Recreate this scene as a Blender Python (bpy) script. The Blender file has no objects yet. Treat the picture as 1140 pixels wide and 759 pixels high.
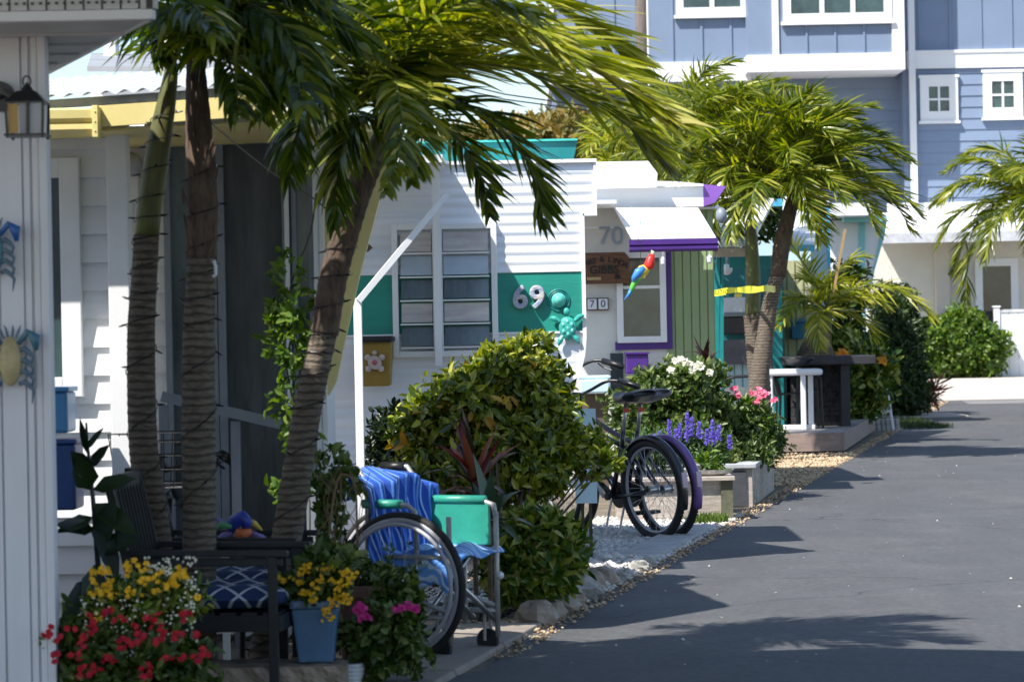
import bpy, math, random
import numpy as np
from mathutils import Vector, Matrix, Quaternion
random.seed(7); rng=np.random.default_rng(11)
PI=math.pi
F_=3400.0; H_=1.31; TH=math.radians(1.1)
sc=bpy.context.scene; col=sc.collection
CT,ST=math.cos(TH),math.sin(TH)
def P(px,py,d):
    du=px-570.0; dv=379.5-py
    u=du*CT+dv*ST; v=-du*ST+dv*CT
    return Vector((u*d/F_, d, H_+(v+3.5)*d/F_))
def R(x0,y0,x1,y1,d):
    c=P((x0+x1)/2,(y0+y1)/2,d); w=(x1-x0)*d/F_/2; h=(y1-y0)*d/F_/2
    return c.x-w,c.x+w,c.z-h,c.z+h
def G(px,py,z=0.0):
    du=px-570.0; dv=379.5-py
    v=-du*ST+dv*CT+3.5
    d=(z-H_)*F_/v
    q=P(px,py,d); return Vector((q.x,d,z))
V=Vector
# ---------- mesh builder
class MB:
    def __init__(s): s.v=[];s.f=[];s.n=0;s.av=[];s.af=[];s.sm=False
    def add(s,vs,fs):
        b=len(s.v); s.v+= [tuple(p) for p in vs]; s.f+=[tuple(i+b for i in f) for f in fs]; return s
    def arr(s,vs,fs): s.av.append(np.asarray(vs,dtype=np.float32)); s.af.append(np.asarray(fs,dtype=np.int64)); return s
    def box(s,x0,x1,y0,y1,z0,z1):
        return s.add([(x0,y0,z0),(x1,y0,z0),(x1,y1,z0),(x0,y1,z0),(x0,y0,z1),(x1,y0,z1),(x1,y1,z1),(x0,y1,z1)],
          [(0,3,2,1),(4,5,6,7),(0,1,5,4),(1,2,6,5),(2,3,7,6),(3,0,4,7)])
    def hexa(s,a,b):   # two quads (lists of 4)
        return s.add(list(a)+list(b),[(3,2,1,0),(4,5,6,7),(0,1,5,4),(1,2,6,5),(2,3,7,6),(3,0,4,7)])
    def prism(s,poly,off):
        n=len(poly); off=V(off); p=[V(q) for q in poly]
        return s.add(p+[q+off for q in p],[tuple(range(n))[::-1],tuple(range(n,2*n))]+[(i,(i+1)%n,n+(i+1)%n,n+i) for i in range(n)])
    def bar(s,a,b,w,h=None,up=(0,0,1)):
        a=V(a);b=V(b);h=h or w;t=(b-a).normalized();up=V(up)
        if abs(t.dot(up))>.95: up=V((0,1,0))
        x=t.cross(up).normalized();y=x.cross(t).normalized()
        q=lambda c:[c-x*w/2-y*h/2,c+x*w/2-y*h/2,c+x*w/2+y*h/2,c-x*w/2+y*h/2]
        return s.hexa(q(a),q(b))
    def tube(s,pts,r,seg=8,cap=True,close=False):
        pts=[V(p) for p in pts]; n=len(pts)
        rr=r if isinstance(r,(list,tuple)) else [r]*n
        nrm=None; vs=[]
        for i,p in enumerate(pts):
            if close: t=(pts[(i+1)%n]-pts[i-1]).normalized()
            else: t=(pts[min(i+1,n-1)]-pts[max(i-1,0)]).normalized()
            if nrm is None:
                nrm=t.orthogonal().normalized()
            nrm=(nrm-t*nrm.dot(t)).normalized(); bn=t.cross(nrm)
            for k in range(seg):
                a=2*PI*k/seg; vs.append(p+(nrm*math.cos(a)+bn*math.sin(a))*rr[i])
        fs=[]
        m=n if close else n-1
        for i in range(m):
            j=(i+1)%n
            for k in range(seg):
                fs.append((i*seg+k,i*seg+(k+1)%seg,j*seg+(k+1)%seg,j*seg+k))
        if cap and not close:
            fs.append(tuple(range(seg))[::-1]); fs.append(tuple((n-1)*seg+k for k in range(seg)))
        return s.add(vs,fs)
    def lathe(s,c,prof,seg=24,axis=(0,0,1),sx=1.0,sy=1.0):
        c=V(c);ax=V(axis).normalized();x=ax.orthogonal().normalized() if abs(ax.z)<.99 else V((1,0,0)); y=ax.cross(x)
        vs=[]
        for r,h in prof:
            for k in range(seg):
                a=2*PI*k/seg; vs.append(c+ax*h+x*(r*math.cos(a)*sx)+y*(r*math.sin(a)*sy))
        n=len(prof);fs=[(i*seg+k,i*seg+(k+1)%seg,(i+1)*seg+(k+1)%seg,(i+1)*seg+k) for i in range(n-1) for k in range(seg)]
        fs.append(tuple(range(seg))[::-1]);fs.append(tuple((n-1)*seg+k for k in range(seg)))
        return s.add(vs,fs)
    def ball(s,c,r,seg=12,rings=8,noise=0,sd=0):
        r=V(r) if not isinstance(r,(int,float)) else V((r,r,r)); c=V(c); rd=random.Random(sd)
        vs=[c+V((0,0,r.z))]
        for i in range(1,rings):
            a=PI*i/rings
            for k in range(seg):
                b=2*PI*k/seg; j=1+noise*(rd.random()-.5)*2
                vs.append(c+V((r.x*math.sin(a)*math.cos(b)*j,r.y*math.sin(a)*math.sin(b)*j,r.z*math.cos(a)*j)))
        vs.append(c-V((0,0,r.z)))
        fs=[(0,1+k,1+(k+1)%seg) for k in range(seg)]
        for i in range(rings-2):
            for k in range(seg):
                a=1+i*seg; fs.append((a+k,a+seg+k,a+seg+(k+1)%seg,a+(k+1)%seg))
        L=len(vs)-1; a=1+(rings-2)*seg
        fs+=[(a+k,L,a+(k+1)%seg) for k in range(seg)]
        return s.add(vs,fs)
    def grid(s,fn,nu,nv):
        vs=[fn(i/nu,j/nv) for j in range(nv+1) for i in range(nu+1)]
        fs=[(j*(nu+1)+i,j*(nu+1)+i+1,(j+1)*(nu+1)+i+1,(j+1)*(nu+1)+i) for j in range(nv) for i in range(nu)]
        return s.add(vs,fs)
    def disc(s,c,n,r,seg=16):
        c=V(c);n=V(n).normalized();x=n.orthogonal().normalized();y=n.cross(x)
        return s.add([c+x*r*math.cos(2*PI*k/seg)+y*r*math.sin(2*PI*k/seg) for k in range(seg)],[tuple(range(seg))])
    def build(s,name,mat,parent=None,smooth=False,bevel=0,solid=0,origin=None):
        me=bpy.data.meshes.new(name)
        if s.av:
            vs=[];fs=[];b=0
            if s.v:
                raise RuntimeError('mixed')
            for a,f in zip(s.av,s.af): vs.append(a); fs.append(f+b); b+=len(a)
            vs=np.concatenate(vs); fs=np.concatenate(fs)
        else:
            vs=np.array(s.v,dtype=np.float32); fs=s.f
        if parent is not None: o0=world_loc(parent)
        elif origin is not None: o0=V(origin)
        else:
            lo=vs.min(0);hi=vs.max(0); o0=V(((lo[0]+hi[0])/2,(lo[1]+hi[1])/2,lo[2]))
        vs=vs-np.array(o0,dtype=np.float32)
        if s.av:
            k=fs.shape[1]; m=len(fs)
            me.vertices.add(len(vs)); me.vertices.foreach_set('co',vs.ravel())
            me.loops.add(m*k); me.loops.foreach_set('vertex_index',fs.ravel().astype(np.int32))
            me.polygons.add(m); me.polygons.foreach_set('loop_start',(np.arange(m)*k).astype(np.int32))
            me.update(calc_edges=True)
        else:
            me.from_pydata([tuple(map(float,p)) for p in vs],[],fs); me.update()
        if smooth: me.polygons.foreach_set('use_smooth',[True]*len(me.polygons))
        me.materials.append(mat)
        o=bpy.data.objects.new(name,me); col.objects.link(o)
        if parent is not None: o.parent=parent
        else: o.location=o0
        if bevel:
            m=o.modifiers.new('Bevel','BEVEL'); m.width=bevel; m.segments=2; m.limit_method='ANGLE'; m.angle_limit=math.radians(40)
        if solid:
            m=o.modifiers.new('Solid','SOLIDIFY'); m.thickness=solid
        return o
def world_loc(o):
    l=V((0,0,0))
    while o is not None: l=l+o.location; o=o.parent
    return l
def thing(name,label,cat,loc,group=None):
    o=bpy.data.objects.new(name,None); col.objects.link(o); o.location=loc; o.empty_display_size=.2
    return tag(o,label,cat,group)
def tag(o,label,cat,group=None):
    o['label']=label; o['category']=cat
    if group: o['group']=group
    return o
def struct(o): o['kind']='structure'; return o
def stuff(o,label=None,cat=None):
    o['kind']='stuff'
    if label: o['label']=label; o['category']=cat
    return o
def copy_tree(o,parent=None,off=(0,0,0),label=None):
    c=o.copy(); col.objects.link(c)
    if parent is not None: c.parent=parent
    else: c.location=o.location+V(off)
    if label: c['label']=label
    for ch in list(o.children): copy_tree(ch,c)
    return c
# ---------- materials
def nt(name):
    m=bpy.data.materials.new(name); m.use_nodes=True; t=m.node_tree; t.nodes.clear()
    o=t.nodes.new('ShaderNodeOutputMaterial'); return m,t,o
def L(t,a,b): t.links.new(a,b)
def rgb(c): return (c[0],c[1],c[2],1)
def M(name,c,rough=.55,var=.18,scale=6,bump=.15,bs=60,metal=0,stretch=(1,1,1),c2=None,dirt=None,spec=.5,dirt_amt=.5,trans=0,coat=0,band=0):
    m,t,o=nt(name); N=t.nodes.new
    p=N('ShaderNodeBsdfPrincipled'); L(t,p.outputs[0],o.inputs[0])
    p.inputs['Roughness'].default_value=rough; p.inputs['Metallic'].default_value=metal
    p.inputs['Specular IOR Level'].default_value=spec; p.inputs['Coat Weight'].default_value=coat
    tc=N('ShaderNodeTexCoord'); mp=N('ShaderNodeMapping'); mp.inputs['Scale'].default_value=stretch; L(t,tc.outputs['Object'],mp.inputs[0])
    n=N('ShaderNodeTexNoise'); n.inputs['Scale'].default_value=scale; n.inputs['Detail'].default_value=6; n.inputs['Roughness'].default_value=.65; L(t,mp.outputs[0],n.inputs[0])
    cr=N('ShaderNodeValToRGB'); L(t,n.outputs[0],cr.inputs[0])
    cb=c2 or tuple(x*(1-var*1.6) for x in c); ca=tuple(min(1,x*(1+var*.5)) for x in c)
    cr.color_ramp.elements[0].position=.3; cr.color_ramp.elements[1].position=.7
    cr.color_ramp.elements[0].color=rgb(cb); cr.color_ramp.elements[1].color=rgb(ca)
    out=cr.outputs[0]
    if dirt:
        n2=N('ShaderNodeTexNoise'); n2.inputs['Scale'].default_value=scale*.37; n2.inputs['Detail'].default_value=9; n2.inputs['Roughness'].default_value=.7; L(t,tc.outputs['Object'],n2.inputs[0])
        r2=N('ShaderNodeValToRGB'); r2.color_ramp.elements[0].position=.5; r2.color_ramp.elements[1].position=.72
        r2.color_ramp.elements[1].color=(dirt_amt,)*3+(1,); L(t,n2.outputs[0],r2.inputs[0])
        mx=N('ShaderNodeMix'); mx.data_type='RGBA'; L(t,r2.outputs[0],mx.inputs[0]); L(t,out,mx.inputs[6]); mx.inputs[7].default_value=rgb(dirt); out=mx.outputs[2]
    L(t,out,p.inputs['Base Color'])
    if band:
        wv=N('ShaderNodeTexWave'); wv.bands_direction='Z'; wv.inputs['Scale'].default_value=band; wv.inputs['Distortion'].default_value=2.2; wv.inputs['Detail'].default_value=3; wv.inputs['Detail Scale'].default_value=1.5; L(t,tc.outputs['Object'],wv.inputs[0])
        rw=N('ShaderNodeMapRange'); rw.inputs[1].default_value=.0; rw.inputs[2].default_value=.55; rw.inputs[3].default_value=.45; rw.inputs[4].default_value=1.15; L(t,wv.outputs['Fac'],rw.inputs[0])
        mw=N('ShaderNodeMix'); mw.data_type='RGBA'; mw.blend_type='MULTIPLY'; mw.inputs[0].default_value=1; L(t,out,mw.inputs[6]); L(t,rw.outputs[0],mw.inputs[7]); L(t,mw.outputs[2],p.inputs['Base Color'])
    if bump:
        nb=N('ShaderNodeTexNoise'); nb.inputs['Scale'].default_value=bs; nb.inputs['Detail'].default_value=5; L(t,mp.outputs[0],nb.inputs[0])
        b=N('ShaderNodeBump'); b.inputs['Strength'].default_value=bump; b.inputs['Distance'].default_value=.01; L(t,nb.outputs[0],b.inputs['Height']); L(t,b.outputs[0],p.inputs['Normal'])
    return m
def LEAF(name,cols,trans=.3,rough=.38,spec=.45,noise=None):
    m,t,o=nt(name); N=t.nodes.new
    g=N('ShaderNodeNewGeometry'); cr=N('ShaderNodeValToRGB'); L(t,g.outputs['Random Per Island'],cr.inputs[0])
    e=cr.color_ramp.elements
    for i,c in enumerate(cols):
        x=i/(max(1,len(cols)-1))
        if i<2: e[i].position=x if len(cols)>1 else 0; e[i].color=rgb(c)
        else:
            k=e.new(x); k.color=rgb(c)
    if len(cols)>2: 
        for i,c in enumerate(cols): 
            pass
        # reset in order
        while len(e)>1: e.remove(e[-1])
        e[0].position=0; e[0].color=rgb(cols[0])
        for i in range(1,len(cols)):
            k=e.new(i/(len(cols)-1)); k.color=rgb(cols[i])
    p=N('ShaderNodeBsdfPrincipled'); p.inputs['Roughness'].default_value=rough; p.inputs['Specular IOR Level'].default_value=spec
    L(t,cr.outputs[0],p.inputs['Base Color'])
    tr=N('ShaderNodeBsdfTranslucent'); hs=N('ShaderNodeHueSaturation'); hs.inputs['Value'].default_value=1.6; hs.inputs['Saturation'].default_value=1.2
    L(t,cr.outputs[0],hs.inputs['Color']); L(t,hs.outputs[0],tr.inputs[0])
    mx=N('ShaderNodeMixShader'); mx.inputs[0].default_value=trans; L(t,p.outputs[0],mx.inputs[1]); L(t,tr.outputs[0],mx.inputs[2]); L(t,mx.outputs[0],o.inputs[0])
    return m
def GLASS(name,c=(.03,.04,.05),rough=.06,var=.5,scale=1.5,c2=None):
    m=M(name,c,rough=rough,var=var,scale=scale,bump=.02,bs=3,spec=.8,c2=c2); return m
def math_node(t,op,a,b=None):
    n=t.nodes.new('ShaderNodeMath'); n.operation=op
    for i,x in enumerate((a,b)):
        if x is None: continue
        if isinstance(x,(int,float)): n.inputs[i].default_value=x
        else: L(t,x,n.inputs[i])
    return n.outputs[0]
def STRIPE(name,cols,direc,freq,rough=.8,bump=.2,wob=.0):
    m,t,o=nt(name); N=t.nodes.new
    p=N('ShaderNodeBsdfPrincipled'); p.inputs['Roughness'].default_value=rough; p.inputs['Specular IOR Level'].default_value=.2; L(t,p.outputs[0],o.inputs[0])
    tc=N('ShaderNodeTexCoord'); d=N('ShaderNodeVectorMath'); d.operation='DOT_PRODUCT'; L(t,tc.outputs['Object'],d.inputs[0]); d.inputs[1].default_value=direc
    x=math_node(t,'MULTIPLY',d.outputs['Value'],freq)
    if wob:
        n=N('ShaderNodeTexNoise'); n.inputs['Scale'].default_value=5; L(t,tc.outputs['Object'],n.inputs[0]); x=math_node(t,'ADD',x,math_node(t,'MULTIPLY',n.outputs[0],wob))
    f=math_node(t,'FRACT',x)
    cr=N('ShaderNodeValToRGB'); cr.color_ramp.interpolation='CONSTANT'; L(t,f,cr.inputs[0]); e=cr.color_ramp.elements
    e.remove(e[1]); e[0].color=rgb(cols[0][1]); e[0].position=0
    for q,c in cols[1:]:
        k=e.new(q); k.color=rgb(c)
    L(t,cr.outputs[0],p.inputs['Base Color'])
    nb=N('ShaderNodeTexNoise'); nb.inputs['Scale'].default_value=150; L(t,tc.outputs['Object'],nb.inputs[0]); b=N('ShaderNodeBump'); b.inputs['Strength'].default_value=bump; b.inputs['Distance'].default_value=.005; L(t,nb.outputs[0],b.inputs['Height']); L(t,b.outputs[0],p.inputs['Normal'])
    return m
mWhite=M('white_paint',(.78,.79,.8),.5,.04,3,.05,40,dirt=(.5,.49,.44),dirt_amt=.25)
mWhite2=M('white_vinyl',(.8,.81,.83),.45,.03,2,.03,30)
mShadeW=M('shaded_white_wall',(.66,.65,.62),.6,.06,4,.1,40,dirt=(.45,.42,.36),dirt_amt=.3)  # white for shaded walls, the shade put into the darker tone
mAlum=M('ribbed_white_metal',(.8,.82,.85),.35,.04,3,.03,20,c2=(.66,.72,.82),stretch=(.3,.3,6))
mYellow=M('yellow_paint',(.78,.66,.27),.5,.08,4,.05,40,dirt=(.5,.42,.25),dirt_amt=.3)
mTeal=M('teal_paint',(.012,.27,.21),.5,.12,5,.12,40,stretch=(.4,1,2),dirt=(.05,.4,.33),dirt_amt=.35)
mTealL=M('sunlit_teal',(.06,.5,.44),.45,.06,3,.05,30)  # raised roof top: the sunlight on it is put into the teal
mTealPost=M('teal_post_paint',(.01,.22,.23),.45,.1,5,.08,30)
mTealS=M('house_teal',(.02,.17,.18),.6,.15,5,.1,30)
mPurple=M('purple_paint',(.07,.02,.2),.4,.1,4,.05,30)
mPurpleL=M('lilac_paint',(.24,.1,.45),.45,.08,4,.05,30)
mGreenW=M('sage_green_paint',(.27,.35,.17),.6,.08,4,.06,40)
mPaleY=M('pale_yellow_paint',(.5,.5,.3),.6,.08,4,.06,40)
mSkyB=M('sky_blue_paint',(.08,.42,.7),.45,.06,3,.04,30)
mPaleB=M('pale_blue_paint',(.5,.68,.75),.5,.05,3,.04,30)
mAqua=M('aqua_paint',(.25,.62,.62),.5,.05,3,.04,30)
mBlueH=M('slate_blue_siding',(.19,.25,.365),.6,.05,1.5,.06,20)
mTrim=M('white_trim',(.8,.81,.83),.5,.03,2,.03,20)
mStucco=M('cream_stucco',(.7,.67,.6),.85,.06,2,.35,25)
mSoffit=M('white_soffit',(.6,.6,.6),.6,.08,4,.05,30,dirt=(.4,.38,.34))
mRoofM=M('weathered_roof_metal',(.62,.66,.7),.4,.12,3,.1,25,metal=0,dirt=(.3,.28,.26),dirt_amt=.5)
mGlass=GLASS('dark_window_glass'); mGlassG=GLASS('green_tinted_glass',(.05,.09,.09),.1)
mScreen=M('insect_screen',(.085,.095,.105),.55,.4,3.5,.1,200,stretch=(3,1,.5),c2=(.03,.035,.04))
mScreen2=M('blue_grey_pane',(.15,.2,.22),.2,.5,1.6,.03,10,stretch=(2,1,.6))
mLouv=M('frosted_louvre',(.42,.5,.58),.25,.15,3,.03,10)
mCurt=M('blurred_curtain',(.7,.66,.6),.3,.1,2.2,.02,10,stretch=(.6,1,5),c2=(.33,.3,.31),dirt=(.42,.14,.15),dirt_amt=.85)
mBlack=M('black_plastic',(.012,.012,.013),.4,.2,10,.1,80)
mBlackM=M('black_metal',(.015,.016,.018),.35,.2,10,.05,60,metal=.0)
mRubber=M('tyre_rubber',(.022,.022,.023),.75,.25,20,.3,90)
mRimW=M('grey_rim',(.4,.41,.46),.35,.1,8,.03,40)
mSteel=M('brushed_steel',(.55,.55,.56),.3,.15,12,.05,60,metal=.85)
mSteelP=M('grey_tube_paint',(.42,.41,.4),.35,.15,12,.05,60,metal=.3)
mVinylG=M('green_vinyl',(.03,.3,.22),.4,.12,8,.15,40)
mTrunk=M('palm_bark',(.18,.145,.11),.9,.35,22,.9,45,stretch=(1,1,4),c2=(.07,.054,.04),band=10)
mTrunkG=M('palm_crownshaft_green',(.13,.15,.035),.55,.3,9,.2,30,stretch=(2,2,.5),c2=(.07,.06,.02))
mTrunkR=M('palm_husk_brown',(.13,.085,.058),.9,.4,12,.8,40,stretch=(3,3,.8),c2=(.035,.026,.02),dirt=(.2,.17,.13),dirt_amt=.5)
mRach=M('frond_stalk',(.12,.17,.04),.5,.2,9,.1,30)
mFrond=LEAF('palm_leaf',[(.02,.045,.005),(.04,.08,.008),(.08,.13,.01),(.15,.2,.015),(.3,.32,.04)],.36,.27,.6)
mFrondY=LEAF('sunny_palm_leaf',[(.09,.13,.008),(.19,.23,.015),(.32,.34,.03),(.45,.44,.07),(.55,.5,.18)],.4,.27,.6)
mFrondG=LEAF('green_palm_leaf',[(.035,.07,.006),(.08,.12,.01),(.15,.19,.015),(.26,.29,.03),(.44,.42,.09)],.38,.27,.6)
mBush=LEAF('glossy_shrub_leaf',[(.03,.06,.006),(.07,.115,.01),(.14,.19,.015),(.27,.3,.03),(.45,.44,.08)],.28,.25,.6)
mBush2=LEAF('variegated_leaf',[(.02,.06,.01),(.05,.11,.012),(.12,.18,.02),(.28,.31,.06),(.4,.4,.14)],.25,.3)
mRose=LEAF('rose_leaf',[(.02,.05,.01),(.05,.09,.015),(.1,.15,.03),(.22,.26,.09)],.25,.4)
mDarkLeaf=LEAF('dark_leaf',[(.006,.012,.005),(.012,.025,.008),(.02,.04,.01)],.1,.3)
mHedgeD=LEAF('dark_hedge_leaf',[(.012,.025,.006),(.025,.05,.01),(.04,.075,.015),(.06,.1,.02)],.2,.4)
mHedgeB=LEAF('bright_hedge_leaf',[(.04,.09,.015),(.08,.15,.02),(.13,.21,.03),(.2,.27,.05)],.3,.4)
mSalv=LEAF('salvia_leaf',[(.03,.07,.02),(.06,.12,.03),(.11,.18,.05)],.25,.5)
mRedLeaf=LEAF('cordyline_leaf',[(.02,.03,.012),(.1,.01,.015),(.25,.03,.02),(.4,.12,.07),(.03,.03,.02)],.25,.3)
mStripeLeaf=LEAF('green_white_leaf',[(.03,.06,.03),(.05,.09,.05),(.25,.3,.2)],.2,.35)
mOlive=LEAF('olive_leaf',[(.1,.12,.03),(.2,.16,.04),(.3,.2,.06),(.12,.15,.05)],.3,.5)
def FL(n,c,c2=None): return LEAF(n,[c2 or tuple(x*.6 for x in c),c,tuple(min(1,x*1.25) for x in c)],.25,.6)
fYel=FL('yellow_petal',(.8,.5,.02)); fRed=FL('red_petal',(.5,.012,.02),(.4,.01,.06)); fMag=FL('magenta_petal',(.65,.05,.3)); fPink=FL('pink_petal',(.8,.18,.3),(.85,.45,.5)); fWhite=FL('white_petal',(.75,.74,.62)); fVio=FL('violet_petal',(.14,.1,.5)); fOr=FL('orange_petal',(.75,.3,.02))
mStem=M('stem_brown',(.09,.07,.04),.8,.3,10,.2,40)
mStemG=M('stem_green',(.05,.1,.03),.6,.2,10,.1,40)
mSoil=M('potting_soil',(.03,.02,.015),.95,.3,20,.6,60)
mBluePot=M('blue_glazed_pot',(.1,.2,.34),.3,.15,6,.05,30)
mTerra=M('dull_terracotta',(.25,.14,.11),.8,.2,8,.2,50)
mWood=M('weathered_white_wood',(.5,.45,.4),.8,.22,5,.35,40,stretch=(1,1,8),c2=(.3,.24,.2),dirt=(.1,.1,.07),dirt_amt=.6)
mWoodD=M('dark_grey_wood',(.06,.065,.075),.8,.25,5,.3,40,stretch=(1,1,6))
mDeck=M('pinkish_deck_board',(.32,.24,.21),.8,.2,4,.2,30,stretch=(.6,3,3))
mStone=M('sandstone_block',(.4,.32,.25),.9,.3,9,.8,30,c2=(.2,.16,.12))
mCoral=M('coral_rock',(.42,.41,.38),.95,.3,14,1.0,25,c2=(.2,.19,.17))
mDarkSt=M('dark_stack_stone',(.05,.05,.055),.9,.4,12,.9,18)
mPlate=M('white_plastic',(.72,.73,.76),.4,.05,4,.03,30)
mCush=None
# ---------- leaves
def leaf_batch(mb,pos,dirs,nrm,ln,wd,fold=.25,curl=.15):
    pos=np.asarray(pos,float);dirs=np.asarray(dirs,float);nrm=np.asarray(nrm,float)
    dirs/= np.linalg.norm(dirs,axis=1,keepdims=True)+1e-9
    s=np.cross(dirs,nrm); s/=np.linalg.norm(s,axis=1,keepdims=True)+1e-9
    n=np.cross(s,dirs)
    ln=np.asarray(ln,float).reshape(-1,1);wd=np.asarray(wd,float).reshape(-1,1)
    def q(a,b,c): return pos+dirs*ln*a+s*wd*b+n*(wd*c)
    lc=ln/wd
    v=[q(0,0,0),q(.3,-.46,fold),q(.68,-.4,fold*.6),q(1,0,0),q(.68,.4,fold*.6),q(.3,.46,fold)]
    v[3]=v[3]-n*(ln*curl); v[2]=v[2]-n*(ln*curl*.35); v[4]=v[4]-n*(ln*curl*.35)
    N=len(pos); vs=np.stack(v,1).reshape(-1,3)
    b=(np.arange(N)*6)[:,None]
    fs=np.concatenate([b+np.array([[0,1,2,3]]),b+np.array([[0,3,4,5]])])
    mb.arr(vs,fs)
def clusters(mb,ells,ncl,per,ln,wd,rs,shell=.55,up=.35,spread=1.0,fold=.25,curl=.15,cut=0.0):
    r=np.random.default_rng(rs)
    w=np.array([e[1][0]*e[1][1]*e[1][2] for e in ells])**.67; w/=w.sum()
    ci=r.choice(len(ells),ncl,p=w)
    C=np.array([e[0] for e in ells],float)[ci]; Rr=np.array([e[1] for e in ells],float)[ci]
    d=r.normal(size=(ncl,3)); d/=np.linalg.norm(d,axis=1,keepdims=True)
    rad=(shell+(1-shell)*r.random(ncl)**.6)*(1+.17*r.normal(size=ncl))
    lump=1+.16*np.sin(d[:,0]*5+ci*1.7)*np.cos(d[:,2]*6+ci)
    p=C+d*Rr*(rad*lump)[:,None]
    k=p[:,2]>cut; p=p[k]; d=d[k]
    n=len(p)
    o=d+np.array([0,0,up]); o/=np.linalg.norm(o,axis=1,keepdims=True)
    p=np.repeat(p,per,0); o=np.repeat(o,per,0); N=len(p)
    rn=r.normal(size=(N,3)); rn-= o*(rn*o).sum(1,keepdims=True); rn/=np.linalg.norm(rn,axis=1,keepdims=True)
    a=(.35+.9*r.random(N))*spread
    dr=o*np.cos(a)[:,None]+rn*np.sin(a)[:,None]
    nm=o+r.normal(size=(N,3))*.35
    l=ln*(.5+.85*r.random(N))*np.repeat(.75+.5*r.random(n),per); 
    leaf_batch(mb,p+r.normal(size=(N,3))*ln*.25,dr,nm,l,wd*l/ln,fold,curl)
def shrub(name,label,cat,ells,ncl,per,ln,wd,mat,rs,base,stems=8,group=None,part='foliage',stem_r=.012,stem_mat=None,parent=None,**kw):
    base=V(base); t=parent or thing(name,label,cat,base,group)
    mb=MB(); clusters(mb,ells,ncl,per,ln,wd,rs,**kw); mb.build(part,mat,t)
    if stems:
        rd=random.Random(rs); sb=MB()
        for i in range(stems):
            e=ells[i%len(ells)]; c=V(e[0]); r=V(e[1])
            tip=c+V((rd.uniform(-.7,.7)*r.x,rd.uniform(-.7,.7)*r.y,rd.uniform(-.2,.7)*r.z))
            b=base+V((rd.uniform(-.05,.05),rd.uniform(-.05,.05),0)); mid=(b+tip)/2+V((rd.uniform(-.06,.06),rd.uniform(-.05,.05),.05))
            sb.tube([b,(b+mid)/2,mid,tip],[stem_r,stem_r*.85,stem_r*.6,stem_r*.25],6)
        sb.build('stem',stem_mat or mStem,t)
    return t
def flowers(name,parent,mat,pts,r,petals=6,rs=1,jit=.0,facing=(0,-1,.6)):
    q=np.random.default_rng(rs); mb=MB(); ps=[];ds=[];ns=[];ls=[];ws=[]
    for p in pts:
        f=V(facing)+V(q.normal(size=3)*.35); f.normalize(); x=f.orthogonal().normalized(); y=f.cross(x); ph=q.random()*6
        for k in range(petals):
            a=ph+2*PI*k/petals; dd=(x*math.cos(a)+y*math.sin(a))+f*.35
            ps.append(V(p)); ds.append(dd); ns.append(f); s=r*(.8+.4*q.random()); ls.append(s); ws.append(s*.85)
    leaf_batch(mb,ps,ds,ns,ls,ws,.1,.25); return mb.build(name,mat,parent)
# ---------- palms
def catmull(pts,n):
    pts=[V(p) for p in pts]; e=[pts[0]*2-pts[1]]+pts+[pts[-1]*2-pts[-2]]; out=[]
    m=len(pts)-1
    for i in range(n+1):
        u=i/n*m; k=min(int(u),m-1); t=u-k; a,b,c,d=e[k:k+4]
        out.append(.5*((2*b)+(c-a)*t+(2*a-5*b+4*c-d)*t*t+(3*b-a-3*c+d)*t**3))
    return out
def frond(root,pts,ll,mat,n=46,w=.028,wind=(.25,0,0),grav=.5,rs=0,r0=.012,ang=(62,28),start=.12,lift=.25,part='frond'):
    rd=random.Random(rs); sp=catmull(pts,40)
    Ls=[0]
    for i in range(40): Ls.append(Ls[-1]+(sp[i+1]-sp[i]).length)
    tot=Ls[-1]; wind=V(wind)
    mb=MB(); VS=[];FS=[]
    up=V((0,0,1)); cnt=0
    S0=None
    for side in (-1,1):
        for i in range(n):
            t=start+(1-start)*(i+rd.random()*.6)/n; t=min(t,.995)
            x=t*40; k=min(int(x),39); p=sp[k].lerp(sp[k+1],x-k); T=(sp[min(k+2,40)]-sp[max(k-1,0)]).normalized()
            S=T.cross(up)
            if S.length<.15: S=V((1,0,0))
            S.normalize(); Nn=S.cross(T).normalized()
            a=math.radians(ang[0]+(ang[1]-ang[0])*t+rd.gauss(0,6))
            D=(T*math.cos(a)+S*side*math.sin(a)+Nn*(lift+rd.gauss(0,.24))).normalized()
            l=ll*(.5+.6*math.sin(PI*min(1,t*.95+.08)**.9))*(1+rd.gauss(0,.14))
            if t>.85: l*=1-(t-.85)*2.2
            ww=w*(.75+.4*rd.random())
            nrm=(Nn+V((rd.gauss(0,.6),rd.gauss(0,.6),rd.gauss(0,.4)))).normalized()
            cur=p.copy(); d=D.copy(); seg=4; base=len(VS)
            prof=(.35,1,.95,.6,.04)
            g=grav*(1+rd.gauss(0,.25))
            for j in range(seg+1):
                W=d.cross(nrm)
                if W.length<.05: W=d.orthogonal()
                W.normalize(); hw=ww*prof[j]/2
                VS.append(cur-W*hw); VS.append(cur+W*hw)
                d=(d+V((0,0,-g*.3))+wind*.32).normalized(); cur=cur+d*(l/seg)
            for j in range(seg):
                b=base+2*j; FS.append((b,b+1,b+3,b+2))
    mb.arr(np.array([tuple(v) for v in VS]),np.array(FS))
    f=mb.build(part,mat,root)
    m2=MB(); m2.tube(sp[::2],[r0*(1-.85*i/20) for i in range(21)],6); m2.build('stalk',mRach,f)
    return f
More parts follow.
